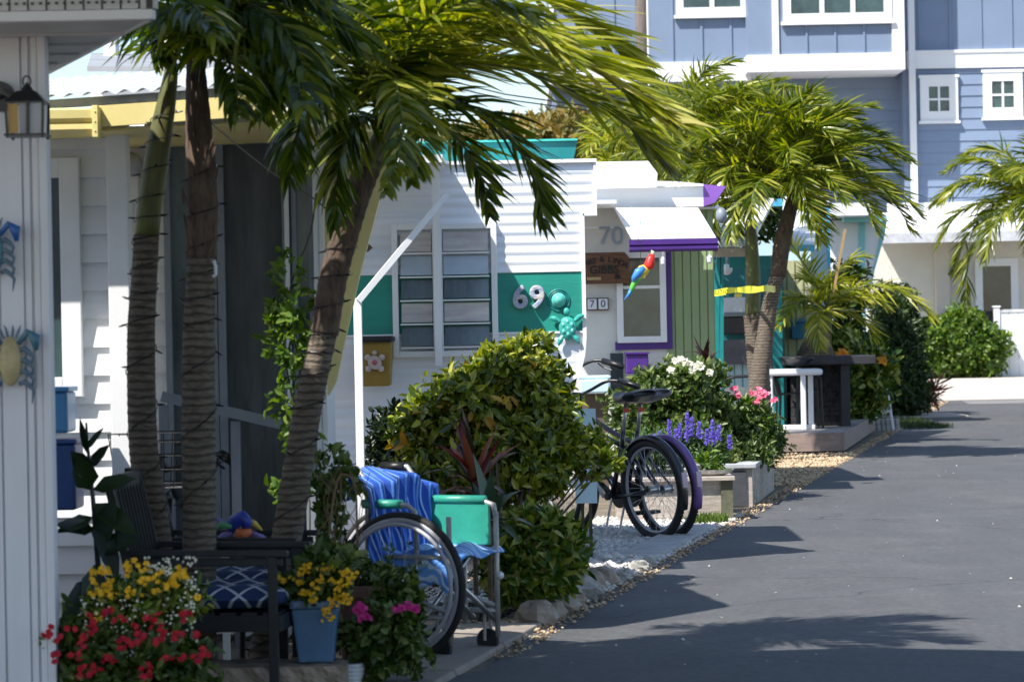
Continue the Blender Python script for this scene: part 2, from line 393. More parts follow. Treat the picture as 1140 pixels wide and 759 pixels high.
def trunk(root,pts,rads,mat,ring=.035,seg=18,name='trunk',rs=0,amp=.04):
    rd=random.Random(rs)
    tot=sum((V(pts[i+1])-V(pts[i])).length for i in range(len(pts)-1))
    n=max(8,int(tot/ring)*3); sp=catmull(pts,n); m=len(pts)-1; rr=[]
    for i in range(n+1):
        u=i/n*m; k=min(int(u),m-1); r=rads[k]+(rads[k+1]-rads[k])*(u-k)
        r*=1+amp*((0,1,.3)[i%3])*(0.8+.5*rd.random()); rr.append(r)
    mb=MB(); mb.tube(sp,rr,seg); return mb.build(name,mat,root,smooth=True)
def helix_lights(label,pts,rads,turns,rs,group='string lights wound round the palm trunks'):
    rd=random.Random(rs); n=int(turns*16); sp=catmull(pts,n); m=len(pts)-1; out=[];ph=0
    prong=[]
    for i in range(n+1):
        u=i/n*m; k=min(int(u),m-1); r=rads[k]+(rads[k+1]-rads[k])*(u-k)+.006
        T=(sp[min(i+1,n)]-sp[max(i-1,0)]).normalized(); x=T.cross(V((0,1,0))).normalized(); y=T.cross(x)
        a=2*PI*turns*i/n+.25*math.sin(i*.37+rs); nrm=x*math.cos(a)+y*math.sin(a)
        p=sp[i]+nrm*r; out.append(p)
        if i%5==2: prong.append((p,nrm+V((rd.uniform(-.3,.3),0,rd.uniform(-.5,.5)))))
    t=thing('string_lights',label,'string lights',out[0],group)
    mb=MB(); mb.tube(out,.0022,5); mb.build('cable',mBlack,t)
    for p,d in prong:
        d=d.normalized(); mb=MB(); mb.tube([p,p+d*.014,p+d*.03],[.004,.0045,.002],5); mb.build('bulb',mBlack,t)
def radial_palm(root,c,n,ln,mat,ll,rs,wind=(.2,0,0),w=.028,nl=34,el=(80,-10),az=None,yspread=.9,grav=.5,r0=.012,droop=.8):
    rd=random.Random(rs)
    for i in range(n):
        a=(i*137.5+rd.uniform(-14,14))*PI/180 if az is None else math.radians(az[i%len(az)]+rd.uniform(-10,10))
        e=math.radians(el[0]+(el[1]-el[0])*(i/(n-1))**.9+rd.uniform(-8,8))
        l=ln*rd.uniform(.85,1.12)
        h=V((math.cos(a),math.sin(a)*yspread,0)); pts=[]
        x=0;z=0; ee=e
        for j in range(5):
            pts.append(V(c)+h*x+V((0,0,z))+V((wind[0]*l*.25*(j/4)**2,0,0)))
            x+=l/4*math.cos(ee); z+=l/4*math.sin(ee); ee-=math.radians((24+10*j)*droop)*(.65+.7*rd.random()*.6)
        frond(root,pts,ll,mat,nl,w,wind,grav,rs*31+i,r0)
# ---------- siding helpers
def lap(mb,x0,x1,z0,z1,y,pitch=.115,proud=.013):
    """x0,x1 may be functions of z"""
    fx0=x0 if callable(x0) else (lambda z:x0); fx1=x1 if callable(x1) else (lambda z:x1)
    z=z0
    while z<z1-1e-4:
        zt=min(z+pitch,z1)
        a0,a1=fx0(z),fx1(z); b0,b1=fx0(zt),fx1(zt)
        mb.hexa([(a0,y-proud,z),(a1,y-proud,z),(a1,y+.01,z),(a0,y+.01,z)],[(b0,y-.002,zt),(b1,y-.002,zt),(b1,y+.01,zt),(b0,y+.01,zt)])
        z=zt
def ribs(mb,x0,x1,z0,z1,y,pitch=.057,amp=.006):
    fx0=x0 if callable(x0) else (lambda z:x0); fx1=x1 if callable(x1) else (lambda z:x1)
    n=max(2,int((z1-z0)/pitch*6)); vs=[];fs=[]
    for i in range(n+1):
        z=z0+(z1-z0)*i/n; yy=y-amp*(.5+.5*math.sin(2*PI*z/pitch)); vs+=[(fx0(z),yy,z),(fx1(z),yy,z)]
    for i in range(n): fs.append((2*i,2*i+1,2*i+3,2*i+2))
    mb.add(vs,fs)
def vpan(mb,x0,x1,z0,z1,y,pitch=.1,gr=.012,dp=.012):
    x=x0
    while x<x1-.001:
        xe=min(x+pitch,x1); mb.box(x,max(x+.002,xe-gr),y-dp,y,z0,z1); x=xe
def frame(mb,x0,x1,z0,z1,y0,y1,w,wb=None):
    wb=wb or w
    mb.box(x0,x0+w,y0,y1,z0,z1); mb.box(x1-w,x1,y0,y1,z0,z1); mb.box(x0+w,x1-w,y0,y1,z1-w,z1); mb.box(x0+w,x1-w,y0,y1,z0,z0+wb)
def window(root,x0,x1,z0,z1,y,mf,mg,w=.05,mull=(),trans=(),proud=.03,sill=True,name='window'):
    mb=MB(); frame(mb,x0,x1,z0,z1,y-proud,y,w)
    for m in mull: mb.box(m-w*.3,m+w*.3,y-proud*.8,y-.004,z0+w,z1-w)
    for m in trans: mb.box(x0+w,x1-w,y-proud*.7,y-.005,m-w*.25,m+w*.25)
    f=mb.build('window',mf,root,bevel=.003)
    g=MB(); g.box(x0+w*.9,x1-w*.9,y-.012,y-.006,z0+w*.9,z1-w*.9); g.build('pane',mg,f)
    if sill:
        s=MB(); s.box(x0-.03,x1+.03,y-proud-.03,y,z0-.035,z0-.001); s.build('sill',mf,f,bevel=.003)
    return f
def text_obj(s,size,loc,mat,parent=None,name='lettering',ext=.002,bev=0,rot=0.0,align='CENTER'):
    cu=bpy.data.curves.new(name,'FONT'); cu.body=s; cu.size=size; cu.extrude=ext; cu.bevel_depth=bev; cu.align_x=align; cu.align_y='CENTER'
    if bev: cu.bevel_resolution=2
    o=bpy.data.objects.new(name,cu); col.objects.link(o); dg=bpy.context.evaluated_depsgraph_get()
    me=bpy.data.meshes.new_from_object(o.evaluated_get(dg)); bpy.data.objects.remove(o); bpy.data.curves.remove(cu)
    Rm=Matrix.Rotation(PI/2,4,'X')@Matrix.Rotation(rot,4,'Z'); me.transform(Rm)
    me.materials.clear(); me.materials.append(mat)
    ob=bpy.data.objects.new(name,me); col.objects.link(ob)
    if parent is not None: ob.parent=parent; ob.location=V(loc)-world_loc(parent)
    else: ob.location=loc
    return ob
# ================= camera / world =================
cam=bpy.data.objects.new('camera',bpy.data.cameras.new('camera')); col.objects.link(cam); sc.camera=cam
cam.data.sensor_width=36; cam.data.lens=36*F_/1140; cam.data.clip_end=3000; cam.data.clip_start=.1
cam.location=(0,0,H_)
cam.rotation_euler=(Matrix.Rotation(PI/2+math.atan(3.5/F_),4,'X')@Matrix.Rotation(-TH,4,'Z')).to_euler()
cam.data.dof.use_dof=True; cam.data.dof.focus_distance=19.5; cam.data.dof.aperture_fstop=7.0
SA,SE=math.radians(47),math.radians(52)
w=bpy.data.worlds.new('World'); sc.world=w; w.use_nodes=True; t=w.node_tree
bg=t.nodes['Background']; sk=t.nodes.new('ShaderNodeTexSky'); sk.sky_type='NISHITA'; sk.sun_disc=False
sk.sun_elevation=SE; sk.sun_rotation=math.radians(180+47); sk.air_density=1.0; sk.dust_density=.6; sk.ozone_density=1.3
t.links.new(sk.outputs[0],bg.inputs[0]); bg.inputs[1].default_value=.12
ld=bpy.data.lights.new('sun','SUN'); ld.energy=5.0; ld.angle=math.radians(.53); ld.color=(1,.955,.88)
lo=bpy.data.objects.new('sun',ld); col.objects.link(lo)
sd=V((math.sin(SA)*math.cos(SE),math.cos(SA)*math.cos(SE),-math.sin(SE)))
lo.rotation_euler=sd.to_track_quat('-Z','Y').to_euler(); lo.location=(-10,-15,30)
sc.view_settings.view_transform='Standard'; sc.view_settings.look='None'; sc.view_settings.exposure=.72; sc.view_settings.gamma=1
# ================= ground =================
mGround=M('sandy_soil',(.2,.165,.12),.95,.3,3,.6,60,c2=(.09,.07,.05))
mAsph=M('asphalt',(.078,.08,.085),.82,.12,1.6,.0,60,dirt=(.13,.128,.12),dirt_amt=.5,stretch=(1.6,.5,1))
def asphalt_detail(m):
    t=m.node_tree; p=[n for n in t.nodes if n.type=='BSDF_PRINCIPLED'][0]; N=t.nodes.new
    tc=[n for n in t.nodes if n.type=='TEX_COORD'][0]
    src=p.inputs['Base Color'].links[0].from_socket
    n=N('ShaderNodeTexNoise'); n.inputs['Scale'].default_value=24; n.inputs['Detail'].default_value=12; n.inputs['Roughness'].default_value=.75; L(t,tc.outputs['Object'],n.inputs[0])
    r=N('ShaderNodeMapRange'); r.inputs[1].default_value=.3; r.inputs[2].default_value=.7; r.inputs[3].default_value=.62; r.inputs[4].default_value=1.42; L(t,n.outputs[0],r.inputs[0])
    mx=N('ShaderNodeMix'); mx.data_type='RGBA'; mx.blend_type='MULTIPLY'; mx.inputs[0].default_value=1; L(t,src,mx.inputs[6]); L(t,r.outputs[0],mx.inputs[7])
    # sparse pale specks
    v=N('ShaderNodeTexVoronoi'); v.inputs['Scale'].default_value=4.5; L(t,tc.outputs['Object'],v.inputs[0])
    s=math_node(t,'LESS_THAN',v.outputs['Distance'],.022)
    m2=N('ShaderNodeMix'); m2.data_type='RGBA'; L(t,s,m2.inputs[0]); L(t,mx.outputs[2],m2.inputs[6]); m2.inputs[7].default_value=(.2,.195,.185,1)
    nz=N('ShaderNodeTexNoise'); nz.inputs['Scale'].default_value=1.3; nz.inputs['Detail'].default_value=6; L(t,tc.outputs['Object'],nz.inputs[0])
    ad=N('ShaderNodeVectorMath'); ad.operation='MULTIPLY_ADD'; L(t,nz.outputs['Color'],ad.inputs[0]); ad.inputs[1].default_value=(.9,.9,0); L(t,tc.outputs['Object'],ad.inputs[2])
    vc=N('ShaderNodeTexVoronoi'); vc.feature='DISTANCE_TO_EDGE'; vc.inputs['Scale'].default_value=.22; L(t,ad.outputs[0],vc.inputs[0])
    ck=math_node(t,'MULTIPLY',math_node(t,'LESS_THAN',vc.outputs['Distance'],.0022),.6)
    m3=N('ShaderNodeMix'); m3.data_type='RGBA'; L(t,ck,m3.inputs[0]); L(t,m2.outputs[2],m3.inputs[6]); m3.inputs[7].default_value=(.025,.025,.027,1)
    L(t,m3.outputs[2],p.inputs['Base Color'])
    b=N('ShaderNodeBump'); b.inputs['Strength'].default_value=.7; b.inputs['Distance'].default_value=.006; L(t,n.outputs[0],b.inputs['Height']); L(t,b.outputs[0],p.inputs['Normal'])
asphalt_detail(mAsph)
mb=MB(); mb.grid(lambda u,v:(-400+800*u,-30+1030*v,0),20,20); struct(mb.build('ground',mGround,origin=(0,0,0)))
def edge(d): return .13+.181*(d-14)
def ej(d): return edge(d)+.035*math.sin(d*3.1)+.025*math.sin(d*7.7+1)+.018*math.sin(d*17)
vs=[];fs=[]
ys=[-20+i*.12 for i in range(int(83.8/.12)+1)]
for y in ys: vs+=[(ej(y),y,.006),(edge(y)+24,y,.006)]
for i in range(len(ys)-1): fs.append((2*i,2*i+1,2*i+3,2*i+2))
mb=MB(); mb.add(vs,fs); struct(mb.build('road',mAsph,origin=(0,0,0)))
# bottom-left paving strip and concrete edging
mPath=M('stained_concrete',(.3,.26,.22),.9,.2,2,.3,40,dirt=(.15,.11,.08),dirt_amt=.6)
mb=MB()
for a,b in ((10.5,12.05),(12.07,13.1),(13.12,14.05)):
    mb.hexa([(edge(a)-.42,a,.0),(edge(a)-.02,a,.0),(edge(b)-.02,b,.0),(edge(b)-.42,b,.0)],[(edge(a)-.41,a+.01,.035),(edge(a)-.03,a+.01,.03),(edge(b)-.03,b-.01,.03),(edge(b)-.41,b-.01,.035)])
struct(mb.build('path',mPath,bevel=.006))
# far driveway and apron
mDrive=M('pale_shell_driveway',(.5,.45,.4),.9,.08,3,.3,30)
mb=MB(); mb.hexa([(8.2,61.5,-.2),(60,61.5,-.2),(60,63.5,-.2),(8.2,63.5,-.2)],[(8.2,61.5,.02),(60,61.5,.02),(60,63.5,.42),(8.2,63.5,.42)]); struct(mb.build('driveway',mDrive))
mb=MB(); mb.box(7.5,60,63.5,90,-.2,.42); struct(mb.build('far_lot',mDrive))
mb=MB(); mb.add([(8.6,57.6,.012),(50,57.6,.012),(50,60.6,.012),(8.9,60.6,.012)],[(0,1,2,3)]); struct(mb.build('road_apron',M('worn_asphalt',(.2,.195,.19),.9,.15,2,.3,40)))
# pale side path + grass at the end of the deck
mb=MB(); mb.box(4.6,7.3,49,51,-.05,.03); struct(mb.build('side_path',mDrive))
def blades(name,x0,x1,y0,y1,n,h,mat,rs,label,cat,z=0):
    r=np.random.default_rng(rs); p=np.stack([x0+(x1-x0)*r.random(n),y0+(y1-y0)*r.random(n),np.full(n,z)],1)
    d=r.normal(size=(n,3))*.4+np.array([0,0,1]); nm=r.normal(size=(n,3)); mb=MB(); leaf_batch(mb,p,d,nm,h*(.5+r.random(n)),np.full(n,h*.12),.1,.3); return stuff(mb.build(name,mat),label,cat)
blades('grass',5.0,6.2,43,47.5,3000,.07,mHedgeD,3,'small bright green grass patch beside the deck','grass')
blades('grass',edge(21)-.15,edge(21.6)+.0,21.6,22.4,900,.06,mHedgeB,5,'tuft of weeds at the corner of the whitewashed planter','grass')
# gravel: pebbles
def pebbles(name,fn,n,r0,mat,rs,label,z=.0):
    r=np.random.default_rng(rs)
    ico=np.array([(1,0,0),(0,1,0),(-1,0,0),(0,-1,0),(0,0,1),(0,0,-.6)],float)
    tri=np.array([(0,1,4),(1,2,4),(2,3,4),(3,0,4),(1,0,5),(2,1,5),(3,2,5),(0,3,5)])
    c=np.array([fn(r) for _ in range(n)]); s=r0*(.5+1.1*r.random((n,1))**2)
    a=r.random(n)*6.28; sh=ico[None]*(s[:,:,None])*np.stack([.8+.5*r.random(n),.7+.5*r.random(n),.5+.3*r.random(n)],1)[:,None,:]
    x=sh[:,:,0]*np.cos(a)[:,None]-sh[:,:,1]*np.sin(a)[:,None]; y=sh[:,:,0]*np.sin(a)[:,None]+sh[:,:,1]*np.cos(a)[:,None]
    v=np.stack([x,y,sh[:,:,2]],2)+r.normal(size=(n,6,3))*s[:,:,None]*.12+c[:,None,:]
    mb=MB(); mb.arr(v.reshape(-1,3),((np.arange(n)*6)[:,None,None]+tri[None]).reshape(-1,3)); return stuff(mb.build(name,mat),label,'gravel')
def PEB(name,cols):
    return LEAF(name,cols,0.0,.9,.2)
pW=PEB('white_gravel',[(.3,.29,.27),(.55,.53,.5),(.7,.68,.63),(.42,.4,.38)])
pT=PEB('tan_gravel',[(.3,.2,.12),(.5,.36,.22),(.65,.5,.34),(.2,.14,.09)])
pD=PEB('dark_mulch',[(.02,.016,.012),(.05,.04,.03),(.1,.085,.07)])
mb=MB(); pts=[(edge(d)-.03,d,.004) for d in (15.2,17,19,21,22.6)]+[(edge(22.6)-1.9,22.6,.004),(edge(15.9)-1.5,15.9,.004)]
mb.prism(pts,(0,0,.012)); struct(mb.build('gravel_bed',M('gravel_base',(.5,.48,.45),.95,.2,8,.5,60)))
def fg(d0,d1,w,off=0.0,p=1.0,z=.012):
    def f(r):
        d=d0+(d1-d0)*r.random(); return (edge(d)-off-w*r.random()**p,d,z+.006*r.random())
    return f
pebbles('gravel',fg(15.3,22.6,1.5,.0),15000,.015,pW,1,'white gravel bed under the parked bicycles')
pebbles('gravel',fg(12.4,14.4,.75,.15),7000,.012,pT,2,'tan gravel round the wheelchair wheel')
pebbles('gravel',fg(27,34.4,1.6,-.05),7000,.018,pT,4,'tan gravel in front of the deck')
pebbles('mulch',fg(13.6,17.6,2.3,.3),9000,.017,pD,6,'dark mulch under the big green shrub')
pebbles('gravel',fg(12.6,60,.16,-.1),6000,.010,pT,8,'grit along the road edge')
def fr_(r):
    d=12.3+28*r.random()**1.6; return (edge(d)+.05+abs(r.normal())*1.3,d,.008)
pebbles('grit',fr_,90,.007,pW,9,'small pale stones scattered over the asphalt')
def fc(r):
    d=15.3+2.7*r.random(); return (edge(d)-.06-.75*r.random(),d,.02+.03*r.random())
pebbles('rubble',fc,1100,.032,pW,10,'white coral rubble heap beside the road')
# edging stones
stones=[]
rd=random.Random(5)
labels=['pale flat edging slab nearest the wheelchair','tan edging block beside the flat slab','low sunlit edging block below the small shrub','grey edging block with a white top beside the road','rounded grey edging block under the small shrub','long grey edging block before the coral rocks','rounded edging block beside the shaded road','last grey edging block next to the white coral']
px=[(588,702),(622,682),(644,671),(662,663),(640,673),(676,650),(690,640),(702,632)]
d=14.15
for i in range(8):
    ln=rd.uniform(.2,.34); mb=MB(); cx=edge(d+ln/2)-.1+rd.uniform(-.02,.02)
    mb.ball((cx,d+ln/2,.03),(rd.uniform(.08,.11),ln*.5,rd.uniform(.05,.085)),12,8,.12,i)
    tag(mb.build('edging_stone',mStone,smooth=False),labels[i],'edging stone','edging stones along the road'); d+=ln+.02
cl=['largest dark-sided coral rock beside the road edge','white coral rock behind the largest one','rounded white coral rock nearest the bicycles','small white coral rock between two larger ones','flat coral rock at the left of the rock pile','pitted white coral rock at the right end of the pile','little white coral rock touching the shrub']
cp=[(648,672,.11,.09),(668,655,.08,.06),(712,640,.07,.05),(690,650,.06,.04),(628,655,.08,.05),(722,633,.055,.04),(612,664,.06,.04)]
for i,(x,y,a,h) in enumerate(cp):
    g=G(x,y,0); mb=MB(); mb.ball((g.x,g.y+.1,h*.5),(a,a*.8,h),14,10,.2,i+20); tag(mb.build('coral_rock',mCoral),cl[i],'rock','coral rocks at the corner of the gravel bed')
# concrete kerb slabs by the bikes
mb=MB()
ks=['pale kerb slab left of the bicycle wheel','pale kerb slab below the bicycle wheel','pale kerb slab between the wheel and the planter']
for i,(a,b) in enumerate(((17.0,18.35),(18.4,19.7),(19.75,21.1))):
    mb=MB(); mb.hexa([(edge(a)-.3,a,0),(edge(a)-.04,a,0),(edge(b)-.04,b,0),(edge(b)-.3,b,0)],[(edge(a)-.3,a,.045),(edge(a)-.04,a,.04),(edge(b)-.04,b,.04),(edge(b)-.3,b,.045)])
    tag(mb.build('kerb_slab',M('kerb_concrete',(.42,.41,.39),.9,.2,6,.5,40) if i==0 else bpy.data.materials['kerb_concrete'],bevel=.012),ks[i],'kerb slab','kerb slabs by the bicycles')

# ================= near house (left edge) =================
nh=thing('shed_house','near white house with vertical grooved panels and perforated eave at the left edge','house',(-2.6,10.6,0))
D0=10.4
mNW=M('white_vertical_panel',(.74,.75,.8),.5,.05,3,.05,30,stretch=(3,1,.4))
xc=P(58,400,D0).x   # corner
mb=MB(); vpan(mb,-4.2,xc-.055,0,2.5,D0,.085,.008,.01); mb.box(-4.2,xc-.05,D0+.002,D0+.08,0,2.5); mb.build('wall',mNW,nh)
mb=MB(); mb.box(xc-.052,xc-.03,D0-.018,D0+.05,0,2.45); mb.box(xc-.028,xc,D0-.03,D0+.05,0,2.45); mb.build('corner_board',mNW,nh,bevel=.004)
mb=MB(); mb.prism([(-4.2,D0+.082,0),(xc-.004,D0+.082,0),(xc-.32,11.7,0),(-4.2,11.7,0)],(0,0,2.36)); mb.build('side_wall',mNW,nh)
a=P(30,19,9.9);b=P(171,21,9.9);c=P(51,83,11.7)
zs=2.385
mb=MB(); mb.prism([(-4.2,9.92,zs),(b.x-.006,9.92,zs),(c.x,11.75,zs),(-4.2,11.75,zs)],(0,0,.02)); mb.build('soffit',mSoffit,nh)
mb=MB()
for k in range(4): 
    u=.2+.2*k; mb.bar((-4.2+.0*k,9.95+u*1.7,zs-.004),(b.x+(c.x-b.x)*u-.02,9.95+u*1.7,zs-.004),.012,.008)
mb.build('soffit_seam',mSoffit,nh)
mb=MB(); mb.box(-4.2,b.x,9.87,9.915,zs-.003,zs+.03); mb.bar((b.x,9.88,zs+.012),(c.x,11.75,zs+.012),.02,.03); mb.build('fascia_trim',mWhite,nh,bevel=.003)
mb=MB()
x=-2.2
while x<b.x-.03: mb.box(x,x+.052,9.875,9.91,zs+.032,zs+.3); x+=.06
mb.box(-4.2,b.x-.01,9.9,9.92,zs+.03,zs+.32)
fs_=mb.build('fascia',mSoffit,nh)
mb=MB(); mb.box(b.x-.02,b.x,9.87,9.915,zs+.03,zs+.3)
for k in range(120):
    i,j=k%30,k//30
    xx=-1.95+i*.026; zz=zs+.05+j*.022
    if xx<b.x-.04: mb.box(xx,xx+.009,9.868,9.874,zz,zz+.008)
pf=mb.build('perforation',mBlackM,nh)
mb=MB(); mb.prism([(-4.6,9.8,2.71),(b.x,9.8,2.71),(c.x-.1,11.9,2.75),(-4.6,11.9,2.75)],(0,0,.05)); mb.build('roof',mRoofM,nh)
# unseen canopy added above the frame to cast shade over the foreground
ch=thing('shade_canopy','unseen white canopy added above the frame to shade the foreground','shade_canopy',(-1.2,7,0))
mb=MB(); mb.prism([(-5.5,3.0,3.55),(1.15,3.0,3.55),(1.1,10.35,3.55),(.1,10.6,3.55),(-.6,10.9,3.55),(-1.9,10.8,3.55),(-5.5,10.2,3.55)],(0,0,.12)); mb.build('roof',mWhite,ch)
mb=MB(); mb.box(1.0,1.1,3.1,3.2,0,3.55); mb.box(-5.4,-5.3,3.1,3.2,0,3.55); mb.box(-5.4,-5.3,9.5,9.6,0,3.55); mb.build('post',mWhite,ch)
# ================= trailer 68 =================
h68=thing('trailer_home','white trailer home with corrugated roof, yellow gutter and screened porch behind the palms','trailer home',(-1.5,14,0),'trailer homes along the lane')
dA=13.1
mb=MB(); xa=P(50,300,dA).x; xb=P(128,300,dA).x
lap(mb,-3.2,xb,0,2.3,dA,.121,.024); mb.box(-3.2,xb,dA+.011,dA+.1,0,2.3); mb.build('wall',mWhite,h68)
x0,x1,_,_=R(121,200,144,300,dA-.05)
mb=MB(); mb.box(x0,x1,dA-.1,dA+.02,0,2.31); mb.build('corner_post',mWhite,h68,bevel=.004)
x0,x1,z0,z1=R(20,177,92,442,dA)
window(h68,x0,x1,z0,z1,dA-.016,mWhite,mGlassG,.085,proud=.05,sill=False)
# porch wall
dB=13.85
mb=MB(); x0=P(140,300,dB).x; x1=P(186,300,dB).x; lap(mb,x0,x1,0,2.33,dB,.121,.024); mb.box(x0,x1,dB+.011,dB+.1,0,2.33); mb.build('wall',mWhite,h68)
def pane(px0,px1,py0,py1,mat,mf,w=.03,name='screen_window',d=dB):
    X0,X1,Z0,Z1=R(px0,py0,px1,py1,d); m=MB(); frame(m,X0,X1,Z0,Z1,d-.05,d,w); f=m.build(name,mf,h68,bevel=.003)
    g=MB(); g.box(X0+w*.9,X1-w*.9,d-.02,d-.012,Z0+w*.9,Z1-w*.9); g.build('pane',mat,f); return f
mFr=M('grey_blue_frame',(.22,.25,.3),.4,.1,5,.03,30)
pane(186,244,146,640,mScreen2,mFr); pane(245,326,152,660,mScreen,mFr,.035)
pane(328,352,150,640,mScreen2,mFr,.022)
X0,X1,Z0,Z1=R(350,150,361,640,dB); mb=MB(); lap(mb,X0,X1,0,Z1,dB-.01,.121,.024); mb.box(X0-1.2,X1,dB+.02,dB+.1,0,2.3);mb.build('wall',mWhite,h68)
X0,X1,Z0,Z1=R(236,120,362,150,dB); mb=MB(); mb.box(X0-.3,X1,dB-.055,dB+.01,Z0,Z1+.05); mb.build('header_board',mWhite,h68)
mb=MB()
for q in (320,352,359): 
    X0,X1,Z0,Z1=R(q,150,q+5,640,dB-.03); mb.box(X0,X1,dB-.075,dB-.052,0,Z1)
mb.build('mullion',mWhite,h68)
# roof: corrugated sheet
EZ0=2.325; dR=12.75
xl,xr=-2.6,-.42
def rz(x,y): return EZ0+.02+(x-xl)/(xr-xl)*.11+(y-dR)*.125
mb=MB(); n=int((xr-xl)/.076*8); vs=[];fs=[]
def yf(x): return dR-.035 if x<-.95 else dR-.035+(x+.95)/.54*.9
def yb(x): return 15.2 if x<-.74 else max(yf(x)+.02,15.2-(x+.74)/.33*1.6)
for i in range(n+1):
    x=xl+(xr-xl)*i/n; a=.009*math.sin(2*PI*(x-xl)/.076)
    vs+=[(x,yf(x),rz(x,yf(x))+a),(x,yb(x),rz(x,yb(x))+a)]
for i in range(n): fs.append((2*i,2*i+1,2*i+3,2*i+2))
mb.add(vs,fs); mb.build('roof',M('corrugated_sheet',(.72,.76,.8),.35,.05,3,.03,20),h68,solid=.003)
xm_=-.95; mb=MB()
def fas(mb,xa,ya,xb2,yb2,t0,t1,th=.03):
    mb.hexa([(xa,ya,rz(xa,ya)+t0),(xb2,yb2,rz(xb2,yb2)+t0),(xb2,yb2+th,rz(xb2,yb2)+t0),(xa,ya+th,rz(xa,ya)+t0)],[(xa,ya,rz(xa,ya)+t1),(xb2,yb2,rz(xb2,yb2)+t1),(xb2,yb2+th,rz(xb2,yb2)+t1),(xa,ya+th,rz(xa,ya)+t1)])
fas(mb,xl,dR,xm_,dR,-.05,-.014); fas(mb,xm_,dR,-.44,dR+.85,-.05,-.014)
mb.build('eave_flashing',M('grey_flashing',(.2,.23,.28),.5),h68)
xg=P(108,130,12.7).x
mb=MB(); fas(mb,xg,dR-.02,xm_,dR-.02,-.14,-.052); fas(mb,xm_,dR-.02,-.44,dR+.83,-.14,-.052)
mb.build('fascia',mYellow,h68)
mb=MB(); mb.prism([(xl,dR+.012,2.21),(xm_,dR+.012,2.25),(-.5,dR+.8,2.25),(-.6,14.2,2.25),(xl,14.2,2.21)],(0,0,.01)); mb.build('soffit',mYellow,h68)
# gutter (left) with stepped profile
prof=[(0,0),(-.05,0),(-.075,.03),(-.075,.05),(-.06,.056),(-.085,.075),(-.09,.11),(-.08,.118),(0,.118)]
zg=P(80,152,12.65).z
mb=MB(); mb.prism([(xl,dR-.02+a,zg+b) for a,b in prof],(xg-xl-.01,0,0)); mb.build('gutter',mYellow,h68)
mb=MB(); mb.box(xg-.012,xg+.012,dR-.12,dR-.0,zg-.006,zg+.125); 
for q in (.02,.06,.1): mb.ball((xg,dR-.122,zg+q),.004,6,4)
mb.build('gutter_end_cap',mYellow,h68,bevel=.002)
# yellow tapered end panel of the trailer
dW=14.3
poly=[P(359,118,dW),P(440,150,dW),P(437,168,dW),P(402,300,dW),P(374,425,dW),P(366,440,dW),P(359,440,dW)]
mb=MB(); mb.prism([V((p.x,dW,p.z)) for p in poly],(0,.06,0)); mb.build('end_panel',mYellow,h68)
mb=MB(); mb.box(-3,P(368,400,dW).x-.03,dW+.07,15.1,0,2.28); mb.build('body',mWhite,h68)
# small red board under eave + meter
X0,X1,Z0,Z1=R(156,147,172,160,dB-.03); mb=MB(); mb.box(X0,X1,dB-.09,dB-.05,Z0,Z1); mb.build('red_board',M('red_paint',(.45,.06,.06),.5),h68)
me_=thing('electric_meter','grey round electric meter on its box beside the white corner post','electric meter',P(146,225,dB))
X0,X1,Z0,Z1=R(137,174,156,226,dB); mb=MB(); mb.box(X0,X1,dB-.07,dB-.02,Z0,Z1); mb.build('meter_box',mPlate,me_,bevel=.006)
mb=MB(); mb.lathe(V(((X0+X1)/2+.005,dB-.07,Z0+.17)),[(.055,0),(.055,.03),(.05,.07),(.03,.085),(.001,.09)],20,(0,-1,0)); mb.build('meter_dome',M('meter_glass',(.4,.42,.45),.2,.1),me_,smooth=True)
mb=MB(); mb.tube([((X0+X1)/2,dB-.05,Z0),((X0+X1)/2,dB-.05,Z0-.6)],.012); mb.build('conduit',mPlate,me_)
wf=thing('wire_basket','small white wire rack hanging beside the electric meter','wire rack',P(157,235,13.7))
mb=MB(); c=P(157,215,13.72)
for k in range(5): mb.tube([c+V((-.02+.013*k,0,0)),c+V((-.03+.013*k,0,-.13))],.002,5)
for k in range(4): mb.tube([c+V((-.03,0,-.03*k-.01)),c+V((.04,0,-.03*k-.01))],.002,5)
mb.build('wires',mPlate,wf)
# background roof behind 68
mRoofD=M('dull_roof_metal',(.32,.33,.34),.5,.15,4,.1,25)
bh=thing('roof_beyond','grey metal shed roof seen beyond the corrugated roof','shed',(-2.9,19,0))
mb=MB(); a=P(97,80,18);b=P(300,80,18);a2=P(102,64,21);b2=P(290,66,21); mb.hexa([a,b,b2,a2],[a+V((0,0,.03)),b+V((0,0,.03)),b2+V((0,0,.03)),a2+V((0,0,.03))]); mb.build('roof',mRoofD,bh)
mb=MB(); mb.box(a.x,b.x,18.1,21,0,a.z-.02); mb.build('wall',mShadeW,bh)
mb=MB(); q=P(124,62,20.5); mb.box(q.x-.04,q.x+.04,20.4,20.6,q.z-.1,q.z+.15); mb.build('vent_pipe',mPlate,bh)
# railing of the porch ramp
rl=thing('handrail','dark sloping porch handrail with a sunlit end','handrail',(-1.3,13.4,0))
mb=MB(); d=13.45
mb.bar(P(180,441,d),P(352,481,d),.03,.045); mb.build('rail',mFr,rl)
mb=MB()
for q in (182,262,345):
    p=P(q,445+(q-180)*.23,d+.03); mb.box(p.x-.02,p.x+.02,p.y-.02,p.y+.02,0,p.z-.02)
mb.build('post',mFr,rl)
